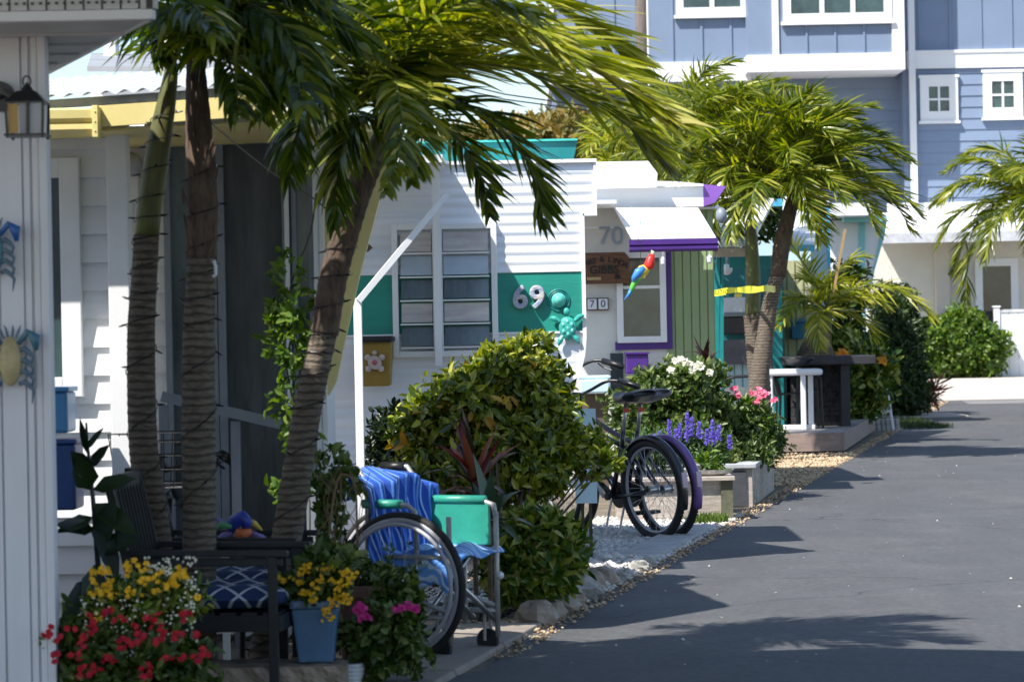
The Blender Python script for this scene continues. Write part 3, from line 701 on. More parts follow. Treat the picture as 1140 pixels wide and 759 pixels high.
# boxes beneath window
for (a,b,c_,d_,nm,m_,lb) in ((61,431,75,482,'wall_box',M('light_blue_plastic',(.06,.25,.5),.4,.08),'light blue wall box under the window'),(62,489,84,568,'recycling_bin',M('navy_plastic',(.015,.06,.22),.45,.08),'navy blue bin below the light blue wall box')):
    X0,X1,Z0,Z1=R(a,c_ and b or b,c_,d_,12.6); X0,X1,Z0,Z1=R(a-14,b,c_,d_,12.6)
    t_=thing(nm,lb,'box',((X0+X1)/2,12.7,Z0)); mb=MB(); mb.box(X0,X1,12.6,12.85,Z0,Z1-.02); mb.build('body',m_,t_,bevel=.012)
    mb=MB(); mb.box(X0-.008,X1+.008,12.59,12.86,Z1-.019,Z1); mb.build('lid',m_,t_,bevel=.005)
# ================= trailer 69 =================
h69=thing('trailer_home','white ribbed trailer home with a teal band and the number 69','trailer home',(-.7,18,0),'trailer homes along the lane')
D=17.5
zt=P(600,182,D).z
def X(px,py=300,d=None): return P(px,py,d or D).x
def Z(py,px=500,d=None): return P(px,py,d or D).z
xR=X(652); 
def nose(z):
    # right edge of the lower curved nose
    za=Z(376,652); zb=Z(415,645); zc=Z(440,636); zd=Z(470,622)
    pts=[(za,X(653,376)),(Z(395,650),X(651.5,395)),(zb,X(646.5,415)),(zc,X(636,440)),(zd,X(622,470)),(0,X(580,600))]
    if z>=za: return pts[0][1]
    for i in range(len(pts)-1):
        if pts[i+1][0]<=z<=pts[i][0]:
            t=(pts[i][0]-z)/(pts[i][0]-pts[i+1][0]); return pts[i][1]+(pts[i+1][1]-pts[i][1])*t
    return pts[-1][1]
zs1=Z(238,655); zT=Z(303,600); zB=Z(369,600)
mb=MB(); xL=-2.4
ribs(mb,xL,xR-.012,zT+.012,zs1,D,.057); ribs(mb,xL,X(664,210),zs1,zt,D,.057)
mb.build('upper_siding',mAlum,h69)
mb=MB(); ribs(mb,xL,lambda z:nose(z)-.012,0.25,zB-.012,D,.057,.004); mb.build('lower_siding',mAlum,h69)
mb=MB(); mb.box(xL,xR-.02,D-.006,D+.01,zB,zT); mb.build('teal_band',mTeal,h69)
mb=MB(); mb.box(xL,xR-.012,D-.014,D-.0065,zT,zT+.012); mb.box(xL,xR-.012,D-.014,D-.0065,zB-.012,zB)
mb.build('band_moulding',mWhite2,h69)
# edge trim following nose
mb=MB(); zz=[zs1]+[Z(376,652)-(Z(376,652)-.3)*i/20 for i in range(21)]
for i in range(len(zz)-1):
    a,b=zz[i],zz[i+1]; mb.hexa([(nose(b)-.022,D-.02,b),(nose(b),D-.02,b),(nose(b),D+.1,b),(nose(b)-.022,D+.1,b)],[(nose(a)-.022,D-.02,a),(nose(a),D-.02,a),(nose(a),D+.1,a),(nose(a)-.022,D+.1,a)])
mb.box(X(661,210),X(664,210),D-.02,D+.1,zs1,zt); mb.box(xR-.01,X(664,210),D-.02,D+.1,zs1-.012,zs1)
mb.build('edge_trim',mWhite2,h69)
mb=MB(); mb.prism([(xL,D+.012,.3),(nose(.4)-.1,D+.012,.3),(nose(.7)-.06,D+.012,.7),(xR-.03,D+.012,Z(380)),(xR-.03,D+.012,zt-.01),(xL,D+.012,zt-.01)],(-.7,2.0,0)); mb.build('body',mWhite,h69)
mb=MB(); mb.prism([(xL,D-.03,zt),(X(664,180),D-.03,zt),(X(640,180)-.6,D+2.1,zt),(xL,D+2.1,zt)],(0,0,.02)); mb.build('roof',mWhite2,h69)
# teal clerestory
X0,X1,Z0,Z1=R(540,158,643,176,18.4)
mb=MB(); mb.box(X0-1,X1-.08,18.45,20,zt+.02,Z0+.02); mb.build('raised_roof_wall',mWhite2,h69)
mb=MB(); mb.hexa([(X0-1,18.4,Z0+.01),(X1-.03,18.4,Z0-.035),(X1-.03,20,Z0-.02),(X0-1,20,Z0)],[(X0-1,18.4,Z1),(X1,18.4,Z1),(X1,20,Z1),(X0-1,20,Z1)]); mb.build('raised_roof_fascia',mTealPost,h69)
mb=MB(); mb.hexa([(X0-1,18.38,Z1+.001),(X1,18.38,Z1+.001),(X1-.03,19.9,Z1+.07),(X0-1,19.9,Z1+.07)],[(X0-1,18.38,Z1+.014),(X1,18.38,Z1+.014),(X1-.03,19.9,Z1+.1),(X0-1,19.9,Z1+.1)]); mb.build('raised_roof',mTealL,h69)
# louvre window
wx0,wx1,wz0,wz1=R(437,249,554,397,D); fr=MB(); frame(fr,wx0,wx1,wz0,wz1,D-.05,D-.0,.034); cx=(wx0+wx1)/2+.02
xm=X(487.5,310); fr.box(xm-.028,xm+.028,D-.085,D-.02,wz0,wz1)
wf=fr.build('window',mWhite,h69,bevel=.003)
nL=5; hh=(wz1-wz0-.09)/nL
for k in range(nL):
    for (a,b) in ((wx0+.045,xm-.028),(xm+.028,wx1-.045)):
        za=wz0+.045+k*hh
        g=MB(); g.hexa([(a+.006,D-.055,za+.02),(b-.006,D-.055,za+.02),(b-.006,D-.05,za+.02),(a+.006,D-.05,za+.02)],[(a+.006,D-.03,za+hh-.006),(b-.006,D-.03,za+hh-.006),(b-.006,D-.025,za+hh-.006),(a+.006,D-.025,za+hh-.006)])
        g.build('louvre_pane',mLouv if k==3 else (mCurt if k in(1,4) else mScreen2),wf)
        g=MB(); g.box(a,b,D-.062,D-.04,za+.004,za+.013); g.build('louvre_rail',mWhite,wf)
# awning
ax0,ax1=xL,X(498,190)
mb=MB(); az=Z(183,520,17.0)
mb.hexa([(ax0,16.3,az-.02),(ax1,16.3,az-.02),(ax1,D-.03,az+.03),(ax0,D-.03,az+.03)],[(ax0,16.3,az+.0),(ax1,16.3,az+.0),(ax1,D-.03,az+.05),(ax0,D-.03,az+.05)]); mb.build('awning',mWhite2,h69)
mb=MB(); mb.box(ax0,ax1,16.27,16.299,az-.03,az+.012); mb.box(ax0,ax1,16.9,16.93,az-.03,az-.003); mb.build('awning_beam',mWhite2,h69)
d=16.45
mb=MB(); a=P(398,332,d); b=P(403,560,d); mb.box(a.x-.022,a.x+.022,d-.022,d+.022,0,a.z); mb.build('awning_post',mWhite2,h69,bevel=.003)
mb=MB(); mb.bar(P(399,335,d-.03),P(498,216,d+.1),.022,.032); mb.build('awning_brace',mWhite2,h69)
mb=MB(); mb.box(xm-.02,xm+.02,D-.14,D-.1,wz0-.05,az); mb.build('awning_upright',mWhite2,h69)
# dark skirting opening / things under window
mb=MB(); mb.box(X(398),X(640),D-.05,D-.0,0.0,.25); mb.build('skirting',mWoodD,h69)
# 69 numerals
def sh(n): 
    return M(n,(.62,.55,.42),.5,.3,28,.6,60,c2=(.12,.22,.5))
ms=sh('shell_mosaic')
n6=text_obj('6',.175,P(579,332,D-.03),ms,None,'house_number',.012,.006); tag(n6,'shell mosaic numeral six on the teal band, left of the nine','house number')
n9=text_obj('9',.175,P(598,332,D-.03),ms,None,'house_number',.012,.006); tag(n9,'shell mosaic numeral nine on the teal band, nearer the turtle','house number')
# turtles
def turtle(c,s,ang,mat,matd,label):
    t_=thing('turtle_ornament',label,'wall ornament',c,'turtle ornaments on the teal band')
    ca,sa=math.cos(ang),math.sin(ang)
    def q(x,z,y=0): return V((c[0]+(x*ca-z*sa)*s,c[1]+y*s,c[2]+(x*sa+z*ca)*s))
    mb=MB(); 
    vs=[];N=20
    for i in range(7):
        r=math.cos(i/6*PI/2)
        for k in range(N):
            a=2*PI*k/N; e=1+.12*math.cos(a*1-PI/2)*-1
            vs.append(q(.38*r*math.cos(a)*1.0,.5*r*math.sin(a)*e,-.02-.16*math.sin(i/6*PI/2)))
    mb.add(vs,[(i*N+k,i*N+(k+1)%N,(i+1)*N+(k+1)%N,(i+1)*N+k) for i in range(6) for k in range(N)])
    mb.build('shell',mat,t_)
    mb=MB()
    for x,z in ((0,.22),(0,-.05),(0,-.3),(-.18,.1),(.18,.1),(-.18,-.17),(.18,-.17)):
        mb.ball(q(x,z,-.15),(.075*s,.05*s,.09*s),8,6)
    mb.build('scute',matd,t_)
    mb=MB(); h=q(0,.66,-.04); mb.ball(h,(.13*s,.09*s,.16*s),10,8); mb.build('head',mat,t_)
    for (x,z,a,ln) in ((-.42,.32,2.5,.4),(.42,.32,.64,.4),(-.3,-.46,-2.2,.24),(.3,-.46,-.9,.24)):
        mb=MB(); dx,dz=math.cos(a),math.sin(a); 
        mb.tube([q(x-dx*.12,z-dz*.12,-.03),q(x+dx*ln*.3,z+dz*ln*.3,-.04),q(x+dx*ln*.7,z+dz*ln*.7-.05,-.04),q(x+dx*ln,z+dz*ln-.12,-.03)],[.09*s,.12*s,.09*s,.02*s],8); mb.build('flipper',mat,t_)
    return t_
mTur=M('turquoise_ceramic',(.05,.42,.36),.35,.15,20,.2,60); mTurD=M('turquoise_ceramic_light',(.12,.55,.48),.35,.1,20,.2,60)
turtle(P(632,364,D-.03),.135,.05,mTur,mTurD,'larger turquoise turtle ornament on the lower edge of the teal band')
# small round hat-like shell ornament above it
tt=thing('shell_ornament','small domed turquoise shell ornament above the turtle','wall ornament',P(623,337,D-.03))
mb=MB(); mb.lathe(P(622,334,D-.01),[(.042,0),(.042,.01),(.034,.012),(.03,.025),(.018,.036),(.001,.04)],20,(0,-1,0)); mb.build('dome',mTurD,tt,smooth=True)
mb=MB()
for r in (.05,.062,): 
    c=P(622,334,D-.012); mb.tube([c+V((r*math.cos(a),0,r*math.sin(a))) for a in [2*PI*k/24 for k in range(24)]],.003,5,close=True)
mb.build('ring',mTealPost,tt)
# little hanging ornament at left
ho=thing('hanging_ornament','small white double ring ornament on the shaded wall','wall ornament',P(436,213,D-.03))
mb=MB(); 
for yy in (201,211):
    c=P(436,yy,D-.03); mb.tube([c+V((.022*math.cos(a),0,.022*math.sin(a))) for a in [2*PI*k/14 for k in range(14)]],.005,6,close=True)
mb.build('rings',mPlate,ho)
# yellow-brown bin with turtle
bb=thing('storage_bin','mustard coloured wall bin with black lid and pale turtle picture','bin',P(417,430,17.2))
X0,X1,Z0,Z1=R(398,381,436,430,17.1); mMust=M('mustard_plastic',(.3,.19,.03),.5,.12,5,.08,30)
mb=MB(); mb.hexa([(X0+.015,17.15,Z0),(X1-.015,17.15,Z0),(X1-.015,17.44,Z0),(X0+.015,17.44,Z0)],[(X0,17.12,Z1),(X1,17.12,Z1),(X1,17.44,Z1),(X0,17.44,Z1)]); mb.build('body',mMust,bb,bevel=.01)
mb=MB(); mb.box(X0-.01,X1+.01,17.09,17.45,Z1+.001,Z1+.035); mb.build('lid',mBlack,bb,bevel=.01)
mb=MB(); c=V(((X0+X1)/2,17.118,(Z0+Z1)/2+.01))
mb.lathe(c,[(.038,0),(.036,.006),(.001,.008)],16,(0,-1,0),1,1.1)
for a in (.6,2.5,3.9,5.5): mb.lathe(c+V((.05*math.cos(a),0,.05*math.sin(a))),[(.018,0),(.001,.005)],8,(0,-1,0))
mb.lathe(c+V((.0,0,.055)),[(.014,0),(.001,.005)],8,(0,-1,0)); mb.build('turtle_emblem',M('pale_print',(.55,.45,.42),.5),bb)
mb=MB(); mb.lathe(c+V((0,-.009,0)),[(.016,0),(.001,.004)],10,(0,-1,0)); mb.build('emblem_centre',M('red_print',(.5,.1,.1),.5),bb)
# small hook on the wall
hk=MB(); c=P(409,270,17.4)
hk.prism([c,c+V((.03,0,-.03)),c+V((0,0,-.055)),c+V((-.03,0,-.03))],(0,.02,0)); hk=hk.build('diamond_plaque',M('brown_paint',(.12,.07,.05),.6)); tag(hk,'small brown diamond plaque on the shaded wall beside the yellow panel','plaque')
# pale panel behind shrub (blue-white lattice board near bikes)
lb=thing('lattice_panel','pale blue white panel standing between the shrub and the bicycle','panel',G(655,590))
X0,X1,Z0,Z1=R(640,455,664,560,17.9); mb=MB()
mb.box(X0,X1,17.9,17.93,Z0,Z1); mb.build('board',mPaleB,lb); mb=MB(); mb.box(X0+.03,X0+.05,17.931,17.95,0,Z1-.02); mb.box(X1-.05,X1-.03,17.931,17.95,0,Z1-.02); mb.build('leg',mStem,lb)
# ================= trailer 70 =================
h70=thing('trailer_home','white and sage green trailer home with purple trim and the number 70','trailer home',(.9,27,0),'trailer homes along the lane')
D=26.7
def RR(a,b,c,e,d=None): return R(a,b,c,e,d or D)
X0,_,_,_=RR(640,300,650,310); XG=RR(742,300,745,310)[0]; XE=RR(795,300,798,310)[0]
ztop=P(700,212,D).z
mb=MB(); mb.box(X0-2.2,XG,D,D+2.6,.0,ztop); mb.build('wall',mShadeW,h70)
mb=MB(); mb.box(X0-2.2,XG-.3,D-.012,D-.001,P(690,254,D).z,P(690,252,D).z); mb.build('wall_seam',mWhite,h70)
mb=MB(); vpan(mb,XG,XE,0,ztop,D-.001,.072,.01,.014); mb.box(XG+.001,XE,D,D+2.6,0,ztop-.01); mb.build('green_wall',mGreenW,h70)
# fascia beam and roof
X0b,X1b,Z0,Z1=RR(661,209,783,231,26.5)
mb=MB(); mb.box(X0b-.3,X1b,26.5,26.56,Z0,Z1); mb.build('fascia',mWhite2,h70)
mb=MB(); mb.hexa([(X0b-.35,26.45,Z1+.001),(X1b+.0,26.45,Z1+.001),(X1b-.1,29,Z1+.16),(X0b-.3,29,Z1+.2)],[(X0b-.35,26.45,Z1+.02),(X1b,26.45,Z1+.02),(X1b-.1,29,Z1+.18),(X0b-.3,29,Z1+.22)]); mb.build('roof',mWhite2,h70)
a0,a1,c0,c1=RR(640,180,728,207,26.3)
mb=MB(); mb.prism([(a0-.4,26.3,c0-.02),(a1+.02,26.3,c0-.02),(a1+.03,26.3,c0+.1),(a1-.02,26.3,c1),(a0-.4,26.3,c1)],(0,.04,0)); mb.build('parapet_panel',mWhite,h70)
mb=MB(); mb.hexa([(X1b-.0,26.5,Z0+.0),(X1b+.1,26.5,Z0+.03),(X1b+.1,27.1,Z0+.03),(X1b,27.1,Z0)],[(X1b,26.5,Z1+.02),(X1b+.2,26.5,Z1+.0),(X1b+.2,27.1,Z1),(X1b,27.1,Z1+.02)]); mb.build('purple_fascia',mPurpleL,h70)
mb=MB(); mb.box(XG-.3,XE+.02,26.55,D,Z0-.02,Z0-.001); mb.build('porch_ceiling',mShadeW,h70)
mb=MB(); mb.box(X0b-.9,P(686,232,25.7).x,25.62,26.49,Z0+.0,Z0+.03); mb.build('shade_overhang',mWhite2,h70)  # overhang added to throw shade on the wall below
# sloping white awning with purple gutter
t0=P(684,233,26.4);t1=P(777,233,26.4);b0=P(704,268,25.35);b1=P(797,266,25.35)
mb=MB(); mb.hexa([t0,t1,b1,b0],[p+V((0,0,.015)) for p in (t0,t1,b1,b0)]); mb.build('awning',mWhite2,h70)
mb=MB()
for k in range(1,5):
    u=k/5; p=t0.lerp(t1,u)+V((0,0,.018)); q=b0.lerp(b1,u)+V((0,0,.018)); mb.bar(p,q,.008,.006)
mb.build('awning_seam',mPaleB,h70)
gz0=P(750,280,25.3).z; gz1=P(750,266,25.3).z; gx0,gx1=b0.x-.03,b1.x+.01
prof=[(0,0),(-.05,0),(-.07,.02),(-.07,.045),(-.06,.05),(-.08,.06),(-.08,gz1-gz0),(0,gz1-gz0)]
mb=MB(); mb.prism([(gx0,25.34+a,gz0+b) for a,b in prof],(gx1-gx0,0,0)); mb.build('gutter',mPurple,h70)
# window
X0,X1,Z0,Z1=RR(684,283,744,389)
mb=MB(); mb.box(X1-.04,X1+.03,D-.035,D-.002,Z0,Z1+.06); mb.box(X0,X1-.041,D-.035,D-.002,Z0,Z0+.07); mb.build('window_surround',mPurple,h70)
window(h70,X0+.02,X1-.02,Z0+.06,Z1+.02,D-.036,mWhite,mGlassG,.055,trans=(P(700,320,D).z,),proud=.03,sill=False)
# shutter / dark post, lower
X0,X1,Z0,Z1=RR(680,393,694,470); mb=MB(); mb.box(X0,X1,D-.05,D-.003,Z0,Z1); mb.build('shutter',M('dark_green_shutter',(.03,.045,.05),.5),h70)
mb=MB(); q=P(696,299,D-.03); mb.box(q.x-.02,q.x+.02,D-.1,D-.04,q.z-.03,q.z+.03); mb.build('wall_light',mPlate,h70)
text_obj('70',.225,P(680,263,D-.016),M('faded_blue_paint',(.3,.37,.48),.6),h70,'painted_number',.002)
# wooden sign
sg=thing('name_sign','carved wooden family name sign with dark lettering','sign',P(673,315,D-.16))
X0,X1,Z0,Z1=RR(644,281,701,316,D-.15); 
mb=MB(); mb.prism([V((x,D-.15,z)) for x,z in ((X0,Z0),(X1-.02,Z0),(X1,Z0+.02),(X1,Z1-.05),(X1-.04,Z1),(X0,Z1))],(0,.03,0)); mb.build('board',M('varnished_wood',(.16,.065,.022),.45,.3,6,.15,30,stretch=(1,1,8),c2=(.05,.02,.008)),sg,bevel=.006)
mInk=M('dark_ink',(.02,.012,.01),.6)
s='GARY & LINDA'; cx=(X0+X1)/2
for i,chh in enumerate(s):
    if chh==' ': continue
    u=(i-(len(s)-1)/2)/((len(s)-1)/2); text_obj(chh,.068,(cx+u*.185,D-.155,Z1-.06-.055*u*u),mInk,sg,'lettering',.002,.001,rot=-.5*u)
text_obj('GIBBS',.1,(cx,D-.155,Z0+.12),mInk,sg,'lettering',.003,.002)
mb=MB(); mb.box(cx+.09,cx+.14,D-.157,D-.1505,Z0+.04,Z0+.065); mb.ball((cx+.105,D-.157,Z0+.068),.012,8,6);mb.ball((cx+.125,D-.157,Z0+.068),.01,8,6); mb.build('carved_motif',mInk,sg)
mb=MB(); mb.box(cx-.15,cx-.03,D-.157,D-.1505,Z0+.035,Z0+.06); mb.build('carved_strip',M('tan_inlay',(.45,.32,.15),.5),sg)
np_=thing('number_plate','framed white tile plate reading 7 0 below the wooden sign','number plate',P(666,345,D-.04))
X0,X1,Z0,Z1=RR(653,331.5,677.5,345.5,D-.04); mb=MB(); mb.box(X0,X1,D-.04,D-.02,Z0,Z1); mb.build('frame',M('brown_frame',(.08,.04,.03),.5),np_)
w3=(X1-X0)/2
for k,c_ in enumerate('70'):
    mb=MB(); a=X0+.008+k*w3; mb.box(a,a+w3-.016,D-.046,D-.0405,Z0+.01,Z1-.01); mb.build('tile',mPlate,np_); text_obj(c_,.09,(a+w3/2-.008,D-.048,(Z0+Z1)/2),M('navy_print',(.05,.06,.12),.5) if k==0 else bpy.data.materials['navy_print'],np_,'numeral',.001)
# purple box
X0,X1,Z0,Z1=RR(697,394,722,416,26.3); pbx=thing('letter_box','purple box with a dark bird cut-out under the window','letter box',((X0+X1)/2,26.4,Z0))
mb=MB(); mb.box(X0,X1,26.3,26.5,Z0,Z1); mb.build('body',mPurple,pbx,bevel=.01); mb=MB(); mb.box(X0-.01,X1+.01,26.28,26.52,Z1,Z1+.015); mb.build('lid',mPurple,pbx)
mb=MB(); mb.box(X0+.07,X0+.09,26.38,26.42,0,Z0); mb.build('post',mPurple,pbx)
# cooler chest
X0,X1,Z0,Z1=RR(645,418,679,438,26.1); cl_=thing('cool_box','pale blue white cool box on a brown stand behind the bicycle','cool box',((X0+X1)/2,26.2,Z0))
mb=MB(); mb.box(X0,X1,26,26.4,Z0,Z1-.03); mb.build('body',mPaleB,cl_,bevel=.02); mb=MB(); mb.box(X0-.01,X1+.01,26.09,26.41,Z1-.028,Z1); mb.build('lid',mPaleB,cl_,bevel=.012)
mb=MB(); mb.box(X0+.02,X1-.02,26.12,26.38,0,Z0-.005); mb.build('stand',M('brown_wood',(.12,.085,.06),.8,.2),cl_)
# macaw ornament
def macaw():
    d=25.1; t_=thing('parrot_ornament','painted macaw wind ornament hanging from the white awning','parrot ornament',P(713,305,d))
    mR=M('parrot_red',(.7,.03,.02),.4);mY=M('parrot_yellow',(.8,.6,.05),.4);mG=M('parrot_green',(.12,.5,.08),.4);mB=M('parrot_blue',(.05,.25,.65),.4)
    def pt(x,y): return P(x,y,d)
    mb=MB(); mb.tube([pt(726,283),pt(724.5,288),pt(723,295),pt(717,301)],[.022,.036,.045,.03],10); mb.build('head',mR,t_,smooth=True)
    mb=MB(); mb.tube([pt(726,284),pt(727,280.5),pt(724.8,278.8)],[.02,.014,.004],8); mb.build('beak',M('parrot_beak',(.7,.6,.4),.4),t_,smooth=True)
    mb=MB(); mb.tube([pt(722,297),pt(716,301),pt(711,306),pt(707,312)],[.03,.05,.045,.02],10); mb.build('body',mY,t_,smooth=True)
    mb=MB(); mb.tube([pt(717,298)+V((0,-.03,0)),pt(711,303)+V((0,-.04,0)),pt(706,310)+V((0,-.03,0)),pt(704,315)],[.02,.04,.026,.005],8); mb.build('wing',mB,t_,smooth=True)
    mb=MB(); mb.tube([pt(714,306),pt(708,312),pt(704,320),pt(702,326)],[.03,.028,.022,.016],8); mb.build('body_underside',mG,t_,smooth=True)
    mb=MB(); mb.tube([pt(703,322),pt(700,328),pt(695,334)],[.018,.014,.004],8); mb.build('tail',mB,t_,smooth=True)
    mb=MB(); mb.tube([pt(718,305)+V((0,-.02,0)),pt(716,309)+V((0,-.03,0))],[.012,.016],8); mb.build('claw',mY,t_)
    mb=MB(); mb.tube([pt(714,236),pt(712,262),pt(710,268),pt(714,270),pt(717,266)],.003,5); mb.tube([pt(713,270),pt(713,302)],.0025,5); mb.build('hanger',mBlackM,t_)
macaw()
ck=thing('glass_wind_chime','small clear glass wind chime under the purple gutter','wind chime',P(738,292,25.2))
mb=MB(); mb.tube([P(738,280,25.2),P(738,285,25.2)],.002,5); mb.lathe(P(738,291,25.2),[(.004,.04),(.018,.02),(.018,-.02),(.004,-.035)],10); mb.build('drop',mPlate,ck)
ck=thing('glass_wind_chime','pale hanging ornament under the right end of the purple gutter','wind chime',P(790,290,25.2))
mb=MB(); mb.tube([P(790,280,25.2),P(790,285,25.2)],.002,5); mb.lathe(P(790,289,25.2),[(.004,.04),(.025,.02),(.02,-.02),(.004,-.035)],10); mb.build('drop',mPlate,ck)
# floodlight under purple fascia
fl=thing('flood_lamp','round grey flood lamp under the purple fascia','lamp',P(801,240,26.1)); mb=MB(); mb.ball(P(803,240,26.1),(.05,.06,.07),12,8); mb.build('housing',mFr,fl,smooth=True); mb=MB(); mb.tube([P(797,229,26.1),P(803,236,26.1)],.02); mb.build('bracket',mFr,fl)
# ================= trailer 71 =================
h71=thing('trailer_home','dark teal trailer home with a shaded open porch behind the caution tape','trailer home',(2.6,35,0),'trailer homes along the lane')
D=34
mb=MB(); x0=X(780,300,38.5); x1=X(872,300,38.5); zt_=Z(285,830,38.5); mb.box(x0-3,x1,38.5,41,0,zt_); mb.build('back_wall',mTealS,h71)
mb=MB(); mb.prism([P(785,430,D),P(800,430,D),P(803,275,D),P(799,275,D)],(0,.08,0)); mb.prism([P(799,495,D),P(805,495,D),P(806,280,D),P(802,280,D)],(0,.1,0)); mb.build('post',mTealPost,h71)
x0,x1,z0,z1=R(860,285,871,440,37.3); mb=MB(); mb.box(x0,x1,37.3,37.4,0,z1); mb.build('post',mTealPost,h71)
mb=MB(); a=P(790,276,D-.3);b=P(836,274,D-.3);c=P(862,225,D+2.5);e=P(800,215,D+2.5); mb.hexa([a,b,c,e],[p+V((0,0,.04)) for p in (a,b,c,e)]); mb.build('roof',mWhite2,h71)
x0,x1,z0,z1=R(790,276,835,286,D-.34); mb=MB(); mb.box(x0,x1,D-.38,D-.31,z0,z1); mb.build('gutter',M('beige_gutter',(.45,.38,.3),.5),h71)
mb=MB(); a=P(812,286,D);b=P(870,288,D); mb.hexa([a+V((0,0,-.12)),b+V((0,0,-.1)),b+V((0,.05,-.1)),a+V((0,.05,-.12))],[a,b,b+V((0,.05,0)),a+V((0,.05,0))]); mb.build('beam',mTealPost,h71)
x0,x1,z0,z1=R(800,378,872,442,37.6); mb=MB(); vpan(mb,x0,x1,0,z1-.06,37.6,.1,.015,.02); mb.build('low_wall',mPaleB,h71)
mb=MB(); mb.box(x0,x1,37.45,37.65,z1-.3,z1-.0); mb.build('low_wall_top',M('grey_brown_board',(.13,.12,.13),.7),h71)
wm=thing('washing_machine','white washer with grey control strip in the shaded porch','washing machine',P(818,380,37.9))
x0,x1,z0,z1=R(804,331,833,352,37.8); mb=MB(); mb.box(x0,x1,37.8,38.4,z0,z1); mb.build('cabinet',mPlate,wm,bevel=.02); mb=MB(); mb.box(x0+.02,x1-.02,37.78,37.799,z0+.01,z0+.05); mb.build('control_panel',mFr,wm)
x0,x1,z0,z1=R(804,353,833,372,37.8); mb=MB(); mb.box(x0,x1,37.82,38.4,z0,z1); mb.build('lower_unit',M('charcoal_enamel',(.03,.025,.03),.3),wm,bevel=.01)
gl=thing('globe_lamp','round white globe lamp at the porch of the teal home','lamp',P(808,305,34.6)); mb=MB(); mb.ball(P(809,300,34.6),.055*1.15,14,10); mb.build('globe',mPlate,gl,smooth=True); mb=MB(); mb.tube([P(809,293,34.6),P(809,286,34.6)],.012); mb.build('stem',mFr,gl)
# tape
tp=thing('caution_tape','yellow caution tape with black lettering tied round the palm','barrier tape',P(820,326,32.6))
mTape=M('yellow_tape',(.75,.72,.03),.35,.05)
pp=[P(789,326.5,33.4),P(806,325,33.1),P(822,323,32.9),P(838,322.5,32.2),P(850,322,31.95),P(861,321.5,32.3),P(864,321.5,32.6)]
mb=MB(); vs=[];fs=[]
for i,p in enumerate(catmull(pp,24)): vs+=[p+V((0,0,.036-.006*math.sin(i))),p-V((0,0,.03+.008*math.sin(i*.7)))]
for i in range(24): fs.append((2*i,2*i+1,2*i+3,2*i+2))
mb.add(vs,fs); mb.build('tape',mTape,tp,solid=.002)
text_obj('CAUTION',.07,P(802,325.4,33.05),mInk,tp,'lettering',.001)
mb=MB(); mb.box(*[f(P(822,329,32.8))+s for f,s in ((lambda p:p.x,-.04),(lambda p:p.x,.04))],32.8,32.83,P(822,331,32.8).z,P(822,327,32.8).z); mb.build('knot',M('dark_yellow',(.2,.18,.02),.6),tp)
# ================= trailer 72 =================
h72=thing('trailer_home','pale yellow trailer home with white roof and sky blue trim','trailer home',(3.6,38,0),'trailer homes along the lane')
D=39
x0,x1,z0,z1=R(868,290,925,440,D); mb=MB(); vpan(mb,x0,x1,0,z1,D,.11,.02,.02); mb.box(x0,x1,D+.002,D+3,0,z1); mb.build('wall',mPaleY,h72)
a=P(870,275,D-1.4);b=P(906,275,D-1.4);c=P(924,226,D+1.5);e=P(872,222,D+1.5)
mb=MB(); mb.hexa([a,b,c,e],[p+V((0,0,.04)) for p in (a,b,c,e)]); mb.build('roof',mWhite2,h72)
x0,x1,z0,z1=R(860,273,906,280,D-1.42); mb=MB(); mb.box(x0,x1,D-1.5,D-1.41,z0,z1); mb.build('gutter',mSkyB,h72)
x0,x1,z0,z1=R(860,221,921,229,D+1.5); mb=MB(); mb.box(x0,x1,D+1.5,D+1.6,z0,z1); mb.build('ridge_trim',mSkyB,h72)
mb=MB(); mb.prism([P(903,277,D-.7),P(909,277,D-.7),P(922,232,D-.7),P(922,345,D-.7),P(903,345,D-.7)],(0,.06,0)); mb.build('side_panel',mPaleB,h72)
mb=MB(); mb.bar(P(904,276,D-.78),P(921,231,D-.78),.04,.06); mb.bar(P(921.5,229,D-.78),P(923,300,D-.78),.035,.05); mb.build('side_trim',mSkyB,h72)
bm=thing('letter_box','sky blue letter box on the pale yellow wall','letter box',P(889,377,D-.2)); x0,x1,z0,z1=R(881,354,898,377,D-.25); mb=MB(); mb.box(x0,x1,D-.25,D-.03,z0,z1-.05); mb.build('body',M('letterbox_blue',(.01,.17,.3),.4),bm,bevel=.01); mb=MB(); mb.hexa([(x0-.01,D-.27,z1-.05),(x1+.01,D-.27,z1-.05),(x1+.01,D-.02,z1-.05),(x0-.01,D-.02,z1-.05)],[(x0-.01,D-.22,z1-.03),(x1+.01,D-.22,z1-.03),(x1+.01,D-.02,z1),(x0-.01,D-.02,z1)]); mb.build('lid',bpy.data.materials['letterbox_blue'],bm)
# ================= trailer 73 =================
h73=thing('trailer_home','white trailer home with tapering aqua edged front beyond the small potted palm','trailer home',(5,46,0),'trailer homes along the lane')
D=46
poly=[P(925,246,D),P(988,242,D),P(985,262,D),P(974,300,D),P(966,335,D),P(963,425,D),P(925,425,D)]
mb=MB(); mb.prism([V((p.x,D,p.z)) for p in poly],(0,.5,0)); mb.build('front_wall',mWhite2,h73)
mb=MB(); x0,x1,z0,z1=R(955,246,963,425,D-.01)
mb.prism([P(956,247,D-.02),P(963,247,D-.02),P(962,420,D-.02),P(957,420,D-.02)],(0,.015,0)); mb.build('aqua_stripe',mAqua,h73)
mb=MB(); mb.prism([P(983,243,D-.03),P(988,242,D-.03),P(985,262,D-.03),P(974,300,D-.03),P(968,330,D-.03),P(966,330,D-.03),P(979,270,D-.03)],(0,.02,0)); mb.build('edge_trim',mAqua,h73)
